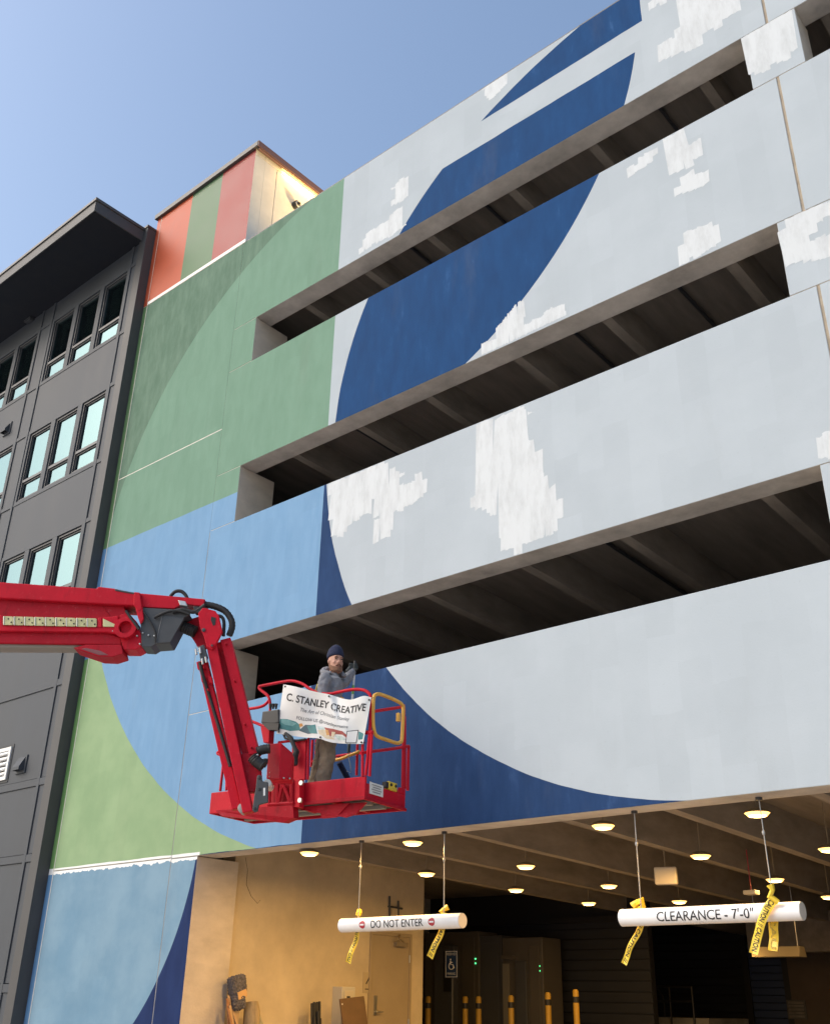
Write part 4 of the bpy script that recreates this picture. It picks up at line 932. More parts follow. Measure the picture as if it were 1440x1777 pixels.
ZB = lambda pts: [(320 + x * .2917, 1080 + y * .2917) for x, y in pts]
MP = pp('link_plate', ZB([(432, 914), (445, 905), (458, 912), (466, 945), (498, 950), (498, 1070), (445, 1085), (436, 1122), (418, 1130), (405, 1118), (415, 1035), (425, 985)]), 11.17, .04, DG)
pp('link_plate', ZB([(432, 914), (458, 912), (466, 945), (498, 950), (498, 1070), (445, 1085), (420, 1128), (405, 1118), (415, 1035)]), 11.36, .04, DG)
for x, y in ((447, 925), (447, 993), (420, 1108)): ccyl('pin', *ZB([(x, y)])[0], 3, 11.165, .02, MT['black'], MP, 12)
pp('sticker', ZB([(470, 985), (482, 983), (482, 1030), (470, 1032)]), 11.166, .003, MT['paint_white'], MP)
ccyl('rotator_cap', 464, 1359, 7, 11.3, .25, pbr('cap_white', (.6, .6, .58), .4))
hose('hose', ZB([(432, 770), (470, 757), (510, 752)]), 7.5, 11.27, ring=True)
hose('hose', ZB([(405, 800), (430, 828), (470, 858)]), 9, 11.2, ring=True)
hose('hose', ZB([(470, 858), (482, 835), (484, 812)]), 4, 11.24)
pp('hose_guard', ZB([(395, 800), (440, 780), (442, 790), (402, 812)]), 11.16, .02, MT['steel'])

# ------------------------------------------------------------------ platform
YAW = math.radians(9); EX = V(math.cos(YAW), math.sin(YAW), 0); EY = V(-math.sin(YAW), math.cos(YAW), 0)
PC = LP(633, 1387, 11.7); PW, PD, TH = 2.33, .86, .26
def plat(u, v, z): return PC - EX * u + EY * v + ZZ * z
def PFr(x, y, off=0): return pl(x, y, PC + EY * off, EY)
def PEn(x, y, off=0): return pl(x, y, PC + EX * off, EX)
def zb(x, y): return 320 + x * .2917, 1080 + y * .2917
def pbox(name, u0, u1, v0, v1, z0, z1, mat, parent=LIFT, bevel=.006):
    c = plat((u0 + u1) / 2, (v0 + v1) / 2, (z0 + z1) / 2)
    return B().obox(c, EX, EY, ZZ, (u1 - u0) / 2, (v1 - v0) / 2, (z1 - z0) / 2).build(name, mat, parent, bevel=bevel)
PL = pbox('platform_floor', .03, PW - .03, .03, PD - .03, .04, .07, pbr('floor_grate', (.06, .055, .05), .7, noise=.3, nscale=20))
pbox('toe_board', 0, PW, 0, .03, 0, TH, R1, PL, .01)
pbox('toe_board', 0, PW, PD - .03, PD, 0, TH, R1, PL, .01)
pbox('toe_board', 0, .03, .031, PD - .031, 0, TH * .72, R1, PL, .01)
pbox('toe_board', .0, .03, PD - .13, PD - .031, TH * .72, TH, R1, PL, .008)
pbox('toe_board', PW - .03, PW, .031, PD - .031, 0, TH, R1, PL, .01)
pbox('lip', -.012, .98, -.022, -.001, -.005, .035, R2, PL, .004)
pbox('lip', -.022, -.001, -.005, PD, -.005, .03, R2, PL, .004)
for v in (.30, .58): pbox('floor_channel', .1, PW - .1, v - .03, v + .03, -.01, .039, pbr('channel_grey', (.30, .28, .24), .6) if v == .3 else bpy.data.materials['channel_grey'], PL)
for u in (.5, 1.1, 1.8): pbox('floor_rib', u - .025, u + .025, .035, PD - .035, .005, .038, R2, PL)
B().prism([plat(.25, .05, -.012), plat(.7, .05, -.012), plat(.62, .05, -.16), plat(.42, .05, -.16)], EY * .02).build('keel_plate', R2, PL)
B().prism([plat(.05, .10, -.012), plat(1.0, .02, -.012), plat(.9, .02, -.05), plat(.3, .05, -.17), plat(.18, .08, -.14)], EY * .03).build('keel_plate', R2, PL)
B().prism([plat(.93, -.12, -.012), plat(1.95, -.3, -.03), plat(1.85, -.3, -.10), plat(1.05, -.12, -.2), plat(.9, -.12, -.16)], EY * .10).build('keel_plate', R2, PL)
# mount between rotator and platform
MN = B().prism([PFr(*zb(655, 935), -.02), PFr(*zb(716, 940), -.02), PFr(*zb(712, 1108), -.02), PFr(*zb(650, 1105), -.02)], -EY * .09).build('mount_plate', R1, LIFT, bevel=.008)
for x, y in ((701, 957), (694, 1060)): 
    q = PFr(*zb(x, y), -.115); B().tube([q, q - EY * .03], .028, 12).build('mount_bolt', MT['steel'], MN, smooth=True)
TR = B()
tp = lambda x, y: PFr(*zb(x, y), -.12)
for a, c in (((505, 965), (645, 940)), ((500, 1085), (650, 1075)), ((508, 965), (505, 1085)), ((556, 958), (553, 1080)), ((642, 945), (640, 1075)), ((560, 1075), (585, 965)), ((590, 965), (632, 1070))): TR.tube([tp(*a), tp(*c)], .022, 6)
TR.build('mount_frame', R2, LIFT)
B().prism([PFr(*zb(500, 960), -.06), PFr(*zb(648, 938), -.06), PFr(*zb(648, 1078), -.06), PFr(*zb(500, 1088), -.06)], EY * .02).build('mount_back', R2, LIFT)
# gearbox housing
def pts6(a, c): return [LP(*zb(*p_), d) for p_, d in zip(a, c)]
dd = (11.52, 11.36, 11.55); top = pts6(((500, 722), (575, 714), (642, 775)), dd); bot = pts6(((488, 930), (568, 936), (636, 936)), dd)
b = B(); bk = NN * .25
b.add(top + bot + [top[0] + bk, top[2] + bk, bot[0] + bk, bot[2] + bk], [(0, 1, 4, 3), (1, 2, 5, 4), (0, 6, 7, 2, 1), (3, 4, 5, 9, 8), (0, 3, 8, 6), (2, 7, 9, 5), (6, 8, 9, 7)])
GB = b.build('gear_housing', R1, LIFT, bevel=.012)
for x, y, d in ((512, 893, 11.5), (508, 918, 11.5), (592, 925, 11.4), (627, 928, 11.5)): ccyl('bolt', *zb(x, y), 1.5, d - .02, .03, MT['steel'], GB, 8)
B().prism([PFr(*zb(640, 712), -.03), PFr(*zb(722, 700), -.03), PFr(*zb(716, 936), -.03), PFr(*zb(634, 936), -.03)], EY * .03).build('shield_plate', R1, LIFT, bevel=.006)
B().tube([PFr(*zb(*p_), -.09) for p_ in ((600, 660), (635, 690), (650, 730), (668, 770), (655, 800), (660, 850))], .028, 8, radii=[.02, .03, .025, .035, .045, .03]).build('hose', RU, LIFT, smooth=True)
B().tube([PFr(*zb(*p_), -.05) for p_ in ((580, 640), (600, 690), (660, 705), (720, 695))], .014, 8).build('hose', RU, LIFT, smooth=True)
B().prism([PFr(*zb(452, 622), -.1), PFr(*zb(508, 622), -.1), PFr(*zb(502, 716), -.1), PFr(*zb(470, 716), -.1)], EY * .1).build('console_stalk', R1, LIFT, bevel=.008)
CN = B().prism([PFr(*zb(464, 530), -.12), PFr(*zb(560, 515), -.12), PFr(*zb(562, 598), -.12), PFr(*zb(520, 604), -.12), PFr(*zb(455, 598), -.12)], EY * .14).build('control_console', pbr('console_grey', (.03, .032, .036), .5), LIFT, bevel=.012)
B().prism([PFr(*zb(458, 598), -.13), PFr(*zb(562, 600), -.13), PFr(*zb(556, 640), -.13), PFr(*zb(500, 640), -.13)], EY * .08).build('console_base', MT['black'], CN)
for x in (512, 528, 545): B().tube([PFr(*zb(x, 515), -.08), PFr(*zb(x + 2, 485), -.08)], .018, 8, radii=[.012, .022]).build('lever', MT['black'], CN)
# guard rails
def rail(name, pts, fn, off=0, r=.019, mat=R1):
    P = [fn(*zb(*p_), off) for p_ in pts]; Q = []
    for i in range(len(P) - 1):
        p0, p1, p2, p3 = P[max(i - 1, 0)], P[i], P[i + 1], P[min(i + 2, len(P) - 1)]
        for k in range(4):
            t = k / 4; Q.append(.5 * ((2 * p1) + (p2 - p0) * t + (2 * p0 - 5 * p1 + 4 * p2 - p3) * t * t + (3 * p1 - p0 - 3 * p2 + p3) * t ** 3))
    Q.append(P[-1]); return B().tube(Q, r, 10).build(name, mat, LIFT, smooth=True)
PBk = lambda x, y, off=0: PFr(x, y, PD - .03 + off)
rail('guard_rail', [(512, 500), (506, 455), (490, 430), (452, 400), (446, 386), (462, 378), (600, 352), (650, 350), (700, 365), (745, 395), (785, 415), (860, 426), (930, 412), (1000, 400), (1060, 402), (1092, 418), (1108, 452), (1106, 600), (1092, 780), (1078, 912)], PFr)
rail('guard_rail', [(506, 462), (480, 490), (440, 506), (375, 516)], PFr)
rail('guard_rail', [(380, 585), (420, 596), (480, 622)], PFr)
for a, c in (((738, 690), (734, 935)), ((512, 500), (505, 640)), ((1060, 655), (1060, 915)), ((1115, 655), (1102, 915))): rail('post', [a, c], PFr, .0, .017)
rail('post_sleeve', [(1078, 655), (1120, 655)], PFr, 0, .024)
rail('guard_rail', [(560, 715), (640, 705), (740, 700)], PFr, .02, .016)
for a, c in (((762, 700), (755, 860)), ((785, 698), (780, 850)), ((1030, 720), (1024, 910))): rail('post', [a, c], PBk, 0, .017)
rail('guard_rail', [(760, 830), (800, 815), (880, 800), (1050, 775)], PBk, 0, .017)
rail('slide_bar', [(878, 822), (930, 812), (985, 790), (1042, 768)], PBk, -.06, .02, MT['yellow_rail'])
PLe = lambda x, y, off=0: pl(x, y, PC - EX * (PW - .03 - off), EX)
rail('guard_rail', [(300, 768), (260, 764), (215, 766), (198, 776), (212, 788), (300, 790)], lambda x, y, o: PFr(x, y, .2), 0, .017)
rail('post', [(238, 790), (214, 1004)], lambda x, y, o: PFr(x, y, .2), 0, .017)
rail('post', [(258, 640), (250, 1000)], lambda x, y, o: PFr(x, y, .5), 0, .015)
rail('guard_rail', [(1128, 530), (1200, 518), (1280, 506), (1300, 500), (1306, 520), (1302, 760), (1298, 990)], PEn, -.03)
rail('guard_rail', [(1048, 778), (1100, 770), (1240, 752), (1322, 738), (1334, 742), (1332, 780), (1328, 1000)], PEn, -.03)
rail('post', [(1312, 560), (1312, 990)], PEn, -.03, .014)
gp = [(1128, 640), (1122, 560), (1126, 450), (1140, 430), (1165, 428), (1220, 448), (1275, 474), (1296, 492), (1301, 520), (1294, 690), (1284, 712), (1262, 718), (1200, 698), (1146, 676)]
P = [PEn(*zb(*p_), .06) for p_ in gp]; Q = []
for i in range(len(P)):
    p0, p1, p2, p3 = P[i - 1], P[i], P[(i + 1) % len(P)], P[(i + 2) % len(P)]
    for k in range(4):
        t = k / 4; Q.append(.5 * ((2 * p1) + (p2 - p0) * t + (2 * p0 - 5 * p1 + 4 * p2 - p3) * t * t + (3 * p1 - p0 - 3 * p2 + p3) * t ** 3))
GT = B().tube(Q, .022, 10, closed=True).build('gate', MT['yellow_rail'], LIFT, smooth=True)
B().obox(PEn(*zb(1272, 565), .06), EY, ZZ, EX, .02, .05, .02).build('latch', MT['yellow_rail'], GT)
q = PEn(*zb(1142, 995), .006); B().obox(q, EY, EX, ZZ, .14, .003, .065).build('sticker', MT['paint_white'], PL)
for k in range(4): B().obox(q + EX * .005 + ZZ * (.04 - k * .026), EY, EX, ZZ, .10 - .02 * (k % 2), .001, .006).build('sticker_print', pbr('print_grey', (.3, .3, .3), .6) if k == 0 else bpy.data.materials['print_grey'], PL)
# sealed unseen end of the machine: riser, turntable, chassis
def lbox(name, u0, u1, n0, n1, z0, z1, mat, parent=LIFT, bevel=.03):
    c = CHB + UU * (u0 + u1) / 2 + NN * (n0 + n1) / 2 + ZZ * (z0 + z1) / 2
    return B().obox(c, UU, NN, ZZ, (u1 - u0) / 2, (n1 - n0) / 2, (z1 - z0) / 2).build(name, mat, LIFT, bevel=bevel)
lbox('chassis', -1.6, 1.0, -.7, .7, .45, .85, DG); lbox('turntable', -1.5, .9, -.75, .75, .95, 1.75, R1)
lbox('counterweight', -1.9, -1.5, -.7, .7, .95, 1.9, DG)
tb = CHB + ZZ * 1.75 - UU * .6
for s in (-.22, .22): B().obox((tb + PIV) / 2 + NN * s, (PIV - tb), NN, (PIV - tb).cross(NN), (PIV - tb).length / 2 + .15, .06, .14).build('riser_arm', R1, LIFT, bevel=.01)
B().tube([PIV - NN * .35, PIV + NN * .4], .1, 16).build('riser_pin', DG, LIFT)
for su in (-1.25, .65):
    for sn in (-1, 1):
        c = CHB + UU * su + NN * sn * .95 + ZZ * .47
        w_ = B().tube([c - NN * .16, c - NN * .13, c + NN * .13, c + NN * .16], .47, 24, radii=[.40, .47, .47, .40]).build('wheel', RU, LIFT, smooth=True)
        B().tube([c - NN * .165, c + NN * .165], .24, 16).build('rim', MT['paint_white'], w_)
    B().tube([CHB + UU * su - NN * .8 + ZZ * .47, CHB + UU * su + NN * .8 + ZZ * .47], .08, 10).build('axle', DG, LIFT)

# ------------------------------------------------------------------ banner
BN = thing('vinyl_banner', 'white printed banner with dark lettering tied to the lift railing', 'banner', PFr(560, 1285, -.06))
tpe = [(0, 590, 368), (.17, 680, 386), (.33, 768, 411), (.52, 862, 428), (.70, 955, 458), (.80, 1005, 462), (.88, 1050, 438), (.94, 1085, 431), (1, 1112, 452)]
bte = [(0, 549, 661), (.3, 700, 684), (.5, 808, 690), (.6, 862, 714), (.75, 945, 722), (1, 1063, 724)]
def ipl(tab, u):
    for i in range(1, len(tab)):
        if u <= tab[i][0] + 1e-9:
            a, c = tab[i - 1], tab[i]; f_ = (u - a[0]) / (c[0] - a[0]); f_ = f_
            return a[1] + (c[1] - a[1]) * f_, a[2] + (c[2] - a[2]) * f_
    return tab[-1][1:]
def sm(tab, u, k=.05):
    pts = [ipl(tab, max(0, min(1, u + dx))) for dx in (-k, -k / 2, 0, k / 2, k)]
    return sum(p_[0] for p_ in pts) / 5 if 0 < u < 1 else ipl(tab, u)[0], sum(p_[1] for p_ in pts) / 5
def bn(u, v, off=0):
    t0, t1 = sm(tpe, u), sm(bte, u); x, y = t0[0] + (t1[0] - t0[0]) * v, t0[1] + (t1[1] - t0[1]) * v
    wv = .022 * math.sin(u * 9 + v * 2.2) + .014 * math.sin(u * 17 - v * 6) * (1 - .5 * v) + .016 * math.exp(-((u - .52 - .25 * v) / .05) ** 2) - .02 * math.exp(-((u - .62 - .1 * v) / .05) ** 2)
    return PFr(*zb(x, y), -.07 - wv - off)
nu, nv = 56, 28; b = B()
b.add([bn(i / nu, j / nv) for i in range(nu + 1) for j in range(nv + 1)], [(i * (nv + 1) + j, (i + 1) * (nv + 1) + j, (i + 1) * (nv + 1) + j + 1, i * (nv + 1) + j + 1) for i in range(nu) for j in range(nv)])
b.build('sheet', MT['banner'], BN, smooth=True)
def btext(s, u0, u1, v0, v1, bold, mat, shear_=0):
    tv, tf = text_tris(s, bold=bold, cuts=4); b = B(); b.add([bn(u0 + (u1 - u0) * (u + shear_ * v), v1 + (v0 - v1) * v, .0024) for u, v in tv], tf); b.build('lettering', mat, BN)
btext('C. STANLEY CREATIVE', .055, .955, .155, .315, .022, MT['ink'])
gk = pbr('ink_grey', (.16, .17, .18), .6)
btext('The Art of Christian Stanley', .22, .78, .395, .50, .004, gk, .012)
btext('FOLLOW US @cstanleycreative', .20, .78, .575, .67, .012, gk)
art = {'teal': (.05, .22, .23), 'sea': (.16, .38, .38), 'slate': (.04, .10, .14), 'cream': (.62, .52, .36), 'rust': (.33, .06, .05), 'amber': (.62, .30, .08), 'mist': (.5, .62, .6)}
am = {k: pbr('print_' + k, v, .55, noise=.2, nscale=25) for k, v in art.items()}
def bpatch(k, pts, off=.003):
    P = []
    n = len(pts)
    for i in range(n):
        a, c = pts[i], pts[(i + 1) % n]
        for j in range(6): P.append((a[0] + (c[0] - a[0]) * j / 6, a[1] + (c[1] - a[1]) * j / 6))
    bm = bmesh.new(); f_ = bm.faces.new([bm.verts.new((u, v, 0)) for u, v in P]); 
    for g in range(1, 28):
        bmesh.ops.bisect_plane(bm, geom=bm.verts[:] + bm.edges[:] + bm.faces[:], plane_co=(g / 28, 0, 0), plane_no=(1, 0, 0))
    for g in range(1, 12):
        bmesh.ops.bisect_plane(bm, geom=bm.verts[:] + bm.edges[:] + bm.faces[:], plane_co=(0, g / 12, 0), plane_no=(0, 1, 0))
    bmesh.ops.triangulate(bm, faces=bm.faces[:]); bm.verts.index_update(); b = B()
    b.add([bn(v.co.x, v.co.y, off * .35) for v in bm.verts], [tuple(v.index for v in q_.verts) for q_ in bm.faces]); bm.free(); b.build('print', am[k], BN)
bpatch('teal', [(.005, .70), (.10, .68), (.20, .70), (.24, .74), (.27, .86), (.15, .91), (.005, .89)], .003)
bpatch('sea', [(.03, .70), (.12, .69), (.21, .74), (.17, .80), (.08, .80), (.03, .76)], .006)
bpatch('slate', [(.25, .87), (.31, .73), (.38, .72), (.44, .88), (.36, .92)], .006)
bpatch('teal', [(.33, .75), (.42, .70), (.46, .90), (.38, .90)], .009)
bpatch('amber', [(.24, .73), (.27, .71), (.29, .76), (.25, .80)], .009)
bpatch('mist', [(.44, .74), (.52, .73), (.55, .80), (.47, .82)], .003)
bpatch('cream', [(.46, .82), (.55, .76), (.60, .86), (.66, .92), (.56, .95), (.48, .90)], .006)
bpatch('rust', [(.52, .73), (.62, .70), (.72, .72), (.78, .80), (.79, .88), (.73, .80), (.66, .80), (.60, .88), (.56, .80)], .009)
bpatch('amber', [(.54, .77), (.57, .76), (.59, .85), (.56, .88)], .012)
bpatch('cream', [(.61, .77), (.65, .76), (.64, .88), (.61, .86)], .012)
bpatch('mist', [(.65, .84), (.72, .83), (.78, .91), (.70, .94)], .006)
bpatch('teal', [(.92, .74), (.995, .78), (.995, .90), (.93, .91)], .003)
am['paper'] = MT['paint_white']; am['ink'] = MT['ink']
bpatch('ink', [(.775, .71), (.915, .71), (.915, .985), (.775, .985)], .008); bpatch('paper', [(.783, .725), (.907, .725), (.907, .97), (.783, .97)], .0105)
for u, v in ((.012, .04), (.52, .04), (.988, .06), (.015, .96), (.5, .965), (.985, .965)):
    q = bn(u, v, .006); B().tube([q, q - EY * .006], .012, 10).build('grommet', MT['black'], BN)
    B().tube([q, q + EY * .05 + ZZ * (.04 if v < .5 else 0) + EX * (.03 if u > .9 else 0)], .004, 5).build('tie', MT['black'], BN)
# ------------------------------------------------------------------ painter
DP = 12.35
_b = LP(556, 1385, DP); FLZ = PC.z + .07
PB = V(_b.x, _b.y, FLZ)
ka = (LP(656, 1385, DP) - _b).length / 100.0
KS = 1.065
def W(a, b_, z): return PB + (UU * a + NN * b_ + ZZ * z) * KS
def Wi(px, py, b_):
    q = (LP(px, py, DP + b_ * KS) - PB) / KS; return (q.dot(UU), q.dot(NN), q.z)
def remesh(o, vox, smooth=6, disp=0, dscale=.08):
    r = o.modifiers.new('remesh', 'REMESH'); r.mode = 'VOXEL'; r.voxel_size = vox; r.use_smooth_shade = True
    s = o.modifiers.new('smooth', 'SMOOTH'); s.factor = .5; s.iterations = smooth
    if disp:
        tx = bpy.data.textures.new('folds', 'CLOUDS'); tx.noise_scale = dscale; tx.noise_depth = 2
        d = o.modifiers.new('folds', 'DISPLACE'); d.texture = tx; d.strength = disp; d.texture_coords = 'GLOBAL'; d.mid_level = .5
        s2 = o.modifiers.new('smooth2', 'SMOOTH'); s2.factor = .4; s2.iterations = 1
def limb(b, pts, radii, n=14):
    P = [W(*p_) for p_ in pts]; radii = [r * KS for r in radii]; b.tube(P, .1, n, radii=radii)
    for p_, r in ((P[0], radii[0]), (P[-1], radii[-1])): b.sphere(p_, r * .98)
def torso(b, secs, n=20):
    rings = []
    for (a, bb, z, ra, rb, tw) in secs:
        c_, s_ = math.cos(tw), math.sin(tw)
        rings.append([W(a + ra * math.cos(t) * c_ - rb * math.sin(t) * s_, bb + ra * math.cos(t) * s_ + rb * math.sin(t) * c_, z) for t in [2 * math.pi * k / n for k in range(n)]])
    vs_ = [p_ for r in rings for p_ in r]; k = len(rings); fs_ = []
    for i in range(k - 1):
        for j in range(n): fs_.append((i * n + j, i * n + (j + 1) % n, (i + 1) * n + (j + 1) % n, (i + 1) * n + j))
    fs_ += [tuple(range(n - 1, -1, -1)), tuple(range((k - 1) * n, k * n))]; b.add(vs_, fs_)
SKIN = pbr('skin', (.46, .235, .165), .55, noise=.12, nscale=18)
HOOD = pbr('grey_fleece', (.22, .225, .25), .9, noise=.18, nscale=14, bump=.5, bscale=160)
TROU = pbr('khaki', (.24, .19, .135), .9, noise=.22, nscale=10, bump=.4, bscale=140)
BEAN = pbr('navy_knit', (.012, .018, .055), .95, noise=.2, nscale=40, bump=.8, bscale=150)
BEARD = pbr('beard', (.20, .10, .06), .9, noise=.3, nscale=60)
GLOV = pbr('dark_glove', (.022, .03, .032), .75, noise=.3, nscale=20)
# positions: a = to the right in front of the platform, b = away from the street, z = above the platform floor
HIP = (.03, .0, .90); SHR = (-.015, -.17, 1.365); SHL = (.12, .14, 1.375)
ELR = (-.04, -.24, 1.09); HDR = (.16, -.12, .98)
ELL = Wi(599, 1183, .24); HDL = Wi(611, 1166, .27)
HIPR = (.03, -.09, .88); KNR = (.065, -.11, .47); ANR = (-.005, -.10, .09)
HIPL = (.03, .09, .88); KNL = (-.03, .10, .48); ANL = (-.10, .11, .09)
NECK = (.055, .0, 1.45); HEADC = V(.085, -.01, 1.615)
FACE = math.radians(-62)     # head turned from +a towards the street
fa, fb = math.cos(FACE), math.sin(FACE)
KH = 1.10
def Hd(f_, s_, z): return W(HEADC.x + (f_ * fa - s_ * fb) * KH, HEADC.y + (f_ * fb + s_ * fa) * KH, HEADC.z + z * KH)   # f forward, s to his left
body = B()
# head
prof = [(-.125, .030, .045, .055), (-.112, .052, .05, .045), (-.09, .066, .055, .032), (-.06, .078, .062, .020), (-.02, .088, .068, .010), (.03, .094, .073, .0), (.07, .094, .074, -.006), (.10, .082, .066, -.010), (.122, .05, .042, -.012), (.128, .02, .02, -.012)]
rings = []; n = 18
for z, rf, rs, cf in prof: rings.append([Hd(cf + rf * math.cos(t), rs * math.sin(t), z) for t in [2 * math.pi * k / n for k in range(n)]])
vs_ = [p_ for r in rings for p_ in r]; fs_ = []
for i in range(len(rings) - 1):
    for j in range(n): fs_.append((i * n + j, i * n + (j + 1) % n, (i + 1) * n + (j + 1) % n, (i + 1) * n + j))
fs_ += [tuple(range(n - 1, -1, -1)), tuple(range((len(rings) - 1) * n, len(rings) * n))]; body.add(vs_, fs_)
body.tube([Hd(.088, 0, .034), Hd(.108, 0, -.014), Hd(.096, 0, -.032)], .012, 8, radii=[.008, .014, .011])
for s in (-1, 1):
    body.sphere(Hd(.098, s * .017, -.028), .012); body.sphere(Hd(.070, s * .042, -.018), .020, .020, .016)
    body.sphere(Hd(.0, s * .076, .0), .018, .018, .033); body.sphere(Hd(.083, s * .034, .040), .02, .02, .011)
body.sphere(Hd(.085, 0, -.095), .026, .026, .022)
body.tube([W(*NECK[:2], 1.38), Hd(-.005, 0, -.06)], .06, 14, radii=[.066, .058])
torso(body, [(HIP[0], 0, .86, .10, .13, .3), (.03, 0, 1.05, .09, .12, .3), (.04, 0, 1.25, .10, .145, .45), (.055, 0, 1.38, .085, .15, .5), (.055, 0, 1.43, .05, .08, .5)])
for q in ((SHR, ELR, HDR), (SHL, ELL, HDL)): limb(body, q, [.05, .042, .03])
for q in ((HIPR, KNR, ANR), (HIPL, KNL, ANL)): limb(body, q, [.075, .055, .042])
for an in (ANR, ANL): body.tube([W(an[0] - .03, an[1], .05), W(an[0] + .19, an[1], .04)], .04, 10, radii=[.045, .035])
PER = body.build('person', SKIN, None, smooth=True)
PER.location = (0, 0, 0)
tag(PER, 'painter in a navy beanie and grey hoodie holding a roller pole on the lift', 'person')
remesh(PER, .009, 3)
# eyes, brows, mouth, beard
EYE = pbr('eye_dark', (.02, .015, .012), .3)
for s in (-1, 1):
    B().sphere(Hd(.0865, s * .033, .018), .011, .011, .0065, 10, 8).build('eye', EYE, PER, smooth=True)
    B().tube([Hd(.099, s * .016, .034), Hd(.098, s * .034, .040), Hd(.086, s * .052, .035)], .005, 6).build('eyebrow', BEARD, PER, smooth=True)
B().tube([Hd(.095, -.022, -.062), Hd(.103, 0, -.064), Hd(.095, .022, -.062)], .0045, 6).build('mouth', pbr('lips', (.27, .10, .08), .6), PER, smooth=True)
def prof_at(z):
    for i in range(1, len(prof)):
        if z <= prof[i][0]:
            f_ = (z - prof[i - 1][0]) / (prof[i][0] - prof[i - 1][0]); f_ = max(0, f_)
            return [prof[i - 1][j] + (prof[i][j] - prof[i - 1][j]) * f_ for j in (1, 2, 3)]
bb = B(); nt_, nz_ = 26, 9; vs_ = []
for i in range(nt_ + 1):
    t = -1.85 + 3.7 * i / nt_; c_ = max(0, math.cos(t * .85)); zt_ = -.008 - .068 * c_ ** .7; zb_ = -.124 + .02 * (1 - c_)
    for j in range(nz_ + 1):
        z = zb_ + (zt_ - zb_) * j / nz_; rf, rs, cf = prof_at(z); o_ = .007 * (1 - .6 * (j / nz_) ** 3) + .001 * random.random()
        vs_.append(Hd(cf + (rf + o_) * math.cos(t) + (.004 if abs(t) < .5 else 0), (rs + o_) * math.sin(t), z))
bb.add(vs_, [(i * (nz_ + 1) + j, (i + 1) * (nz_ + 1) + j, (i + 1) * (nz_ + 1) + j + 1, i * (nz_ + 1) + j + 1) for i in range(nt_) for j in range(nz_)])
bo = bb.build('beard', BEARD, PER, smooth=True); sm_ = bo.modifiers.new('t', 'SOLIDIFY'); sm_.thickness = .008; sm_.offset = 0
bb = B(); bb.tube([Hd(.090, -.034, -.064), Hd(.107, -.014, -.050), Hd(.111, 0, -.0475), Hd(.107, .014, -.050), Hd(.090, .034, -.064)], .006, 8, radii=[.004, .007, .006, .007, .004])
bb.build('moustache', BEARD, PER, smooth=True)
# beanie
bz = B(); n = 24; rings = []
for z, r_, cf in ((.040, .098, -.008), (.050, .106, -.008), (.085, .107, -.012), (.092, .104, -.012), (.12, .098, -.014), (.15, .083, -.016), (.172, .058, -.018), (.185, .03, -.02), (.19, .008, -.02)):
    tilt = -.012
    rings.append([Hd(cf + r_ * math.cos(t) * (1 + (.02 if k % 2 else 0)), r_ * .84 * math.sin(t) * (1 + (.02 if k % 2 else 0)), z + tilt * -math.cos(t) + .006) for k, t in enumerate([2 * math.pi * k / n for k in range(n)])])
vs_ = [p_ for r in rings for p_ in r]; fs_ = []
for i in range(len(rings) - 1):
    for j in range(n): fs_.append((i * n + j, i * n + (j + 1) % n, (i + 1) * n + (j + 1) % n, (i + 1) * n + j))
fs_ += [tuple(range(n - 1, -1, -1)), tuple(range((len(rings) - 1) * n, len(rings) * n))]; bz.add(vs_, fs_)
bo = bz.build('beanie', BEAN, PER, smooth=True); sb = bo.modifiers.new('s', 'SUBSURF'); sb.levels = sb.render_levels = 1
# hoodie with hood, pocket and zip
hb_ = B()
torso(hb_, [(.03, 0, .84, .135, .165, .3), (.03, 0, .90, .145, .175, .3), (.03, 0, 1.02, .135, .165, .35), (.04, 0, 1.18, .135, .175, .42), (.05, 0, 1.31, .128, .185, .48), (.055, 0, 1.395, .105, .17, .5), (.055, 0, 1.44, .08, .105, .5), (.06, 0, 1.485, .072, .075, .5)])
limb(hb_, (SHR, ELR, HDR), [.078, .066, .05]); limb(hb_, (SHL, ELL, Wi(611, 1167, .27)), [.075, .065, .048])
ho = hb_.build('hoodie', HOOD, PER, smooth=True); remesh(ho, .011, 4, .035, .07)
hh = B()
P = []
for k in range(15):
    t = -2.5 + 5.0 * k / 14
    r_ = .105; cf = -.018
    P.append(Hd(cf - r_ * 1.0 * math.cos(t), r_ * 1.06 * math.sin(t), -.10 - .045 * (1 - math.cos(t)) / 2 + .035 * max(0, math.cos(t))))
hh.tube(P, .04, 12, radii=[.016 + .044 * math.exp(-((k - 7) / 5.0) ** 2) for k in range(15)])
hh.sphere(Hd(-.10, 0, -.075), .06, .06, .055)
h2 = hh.build('hood', HOOD, ho, smooth=True); remesh(h2, .010, 3, .03, .05)
# trousers and boots
tb_ = B()
torso(tb_, [(.03, 0, .72, .115, .14, .2), (.03, 0, .82, .125, .155, .25), (.03, 0, .93, .12, .15, .3)])
limb(tb_, (HIPR, KNR, (ANR[0], ANR[1], .10)), [.105, .085, .088]); limb(tb_, (HIPL, KNL, (ANL[0], ANL[1], .10)), [.105, .085, .088])
to = tb_.build('trousers', TROU, PER, smooth=True); remesh(to, .011, 3, .05, .09)
for an in (ANR, ANL):
    b = B(); b.tube([W(an[0] - .06, an[1], .045), W(an[0] + .04, an[1], .05), W(an[0] + .15, an[1], .04), W(an[0] + .21, an[1], .035)], .05, 12, radii=[.045, .055, .048, .034]); b.tube([W(an[0], an[1], .04), W(an[0], an[1], .15)], .05, 12)
    remesh(b.build('boot', pbr('boot', (.06, .045, .03), .7) if an is ANR else bpy.data.materials['boot'], PER, smooth=True), .012, 3)
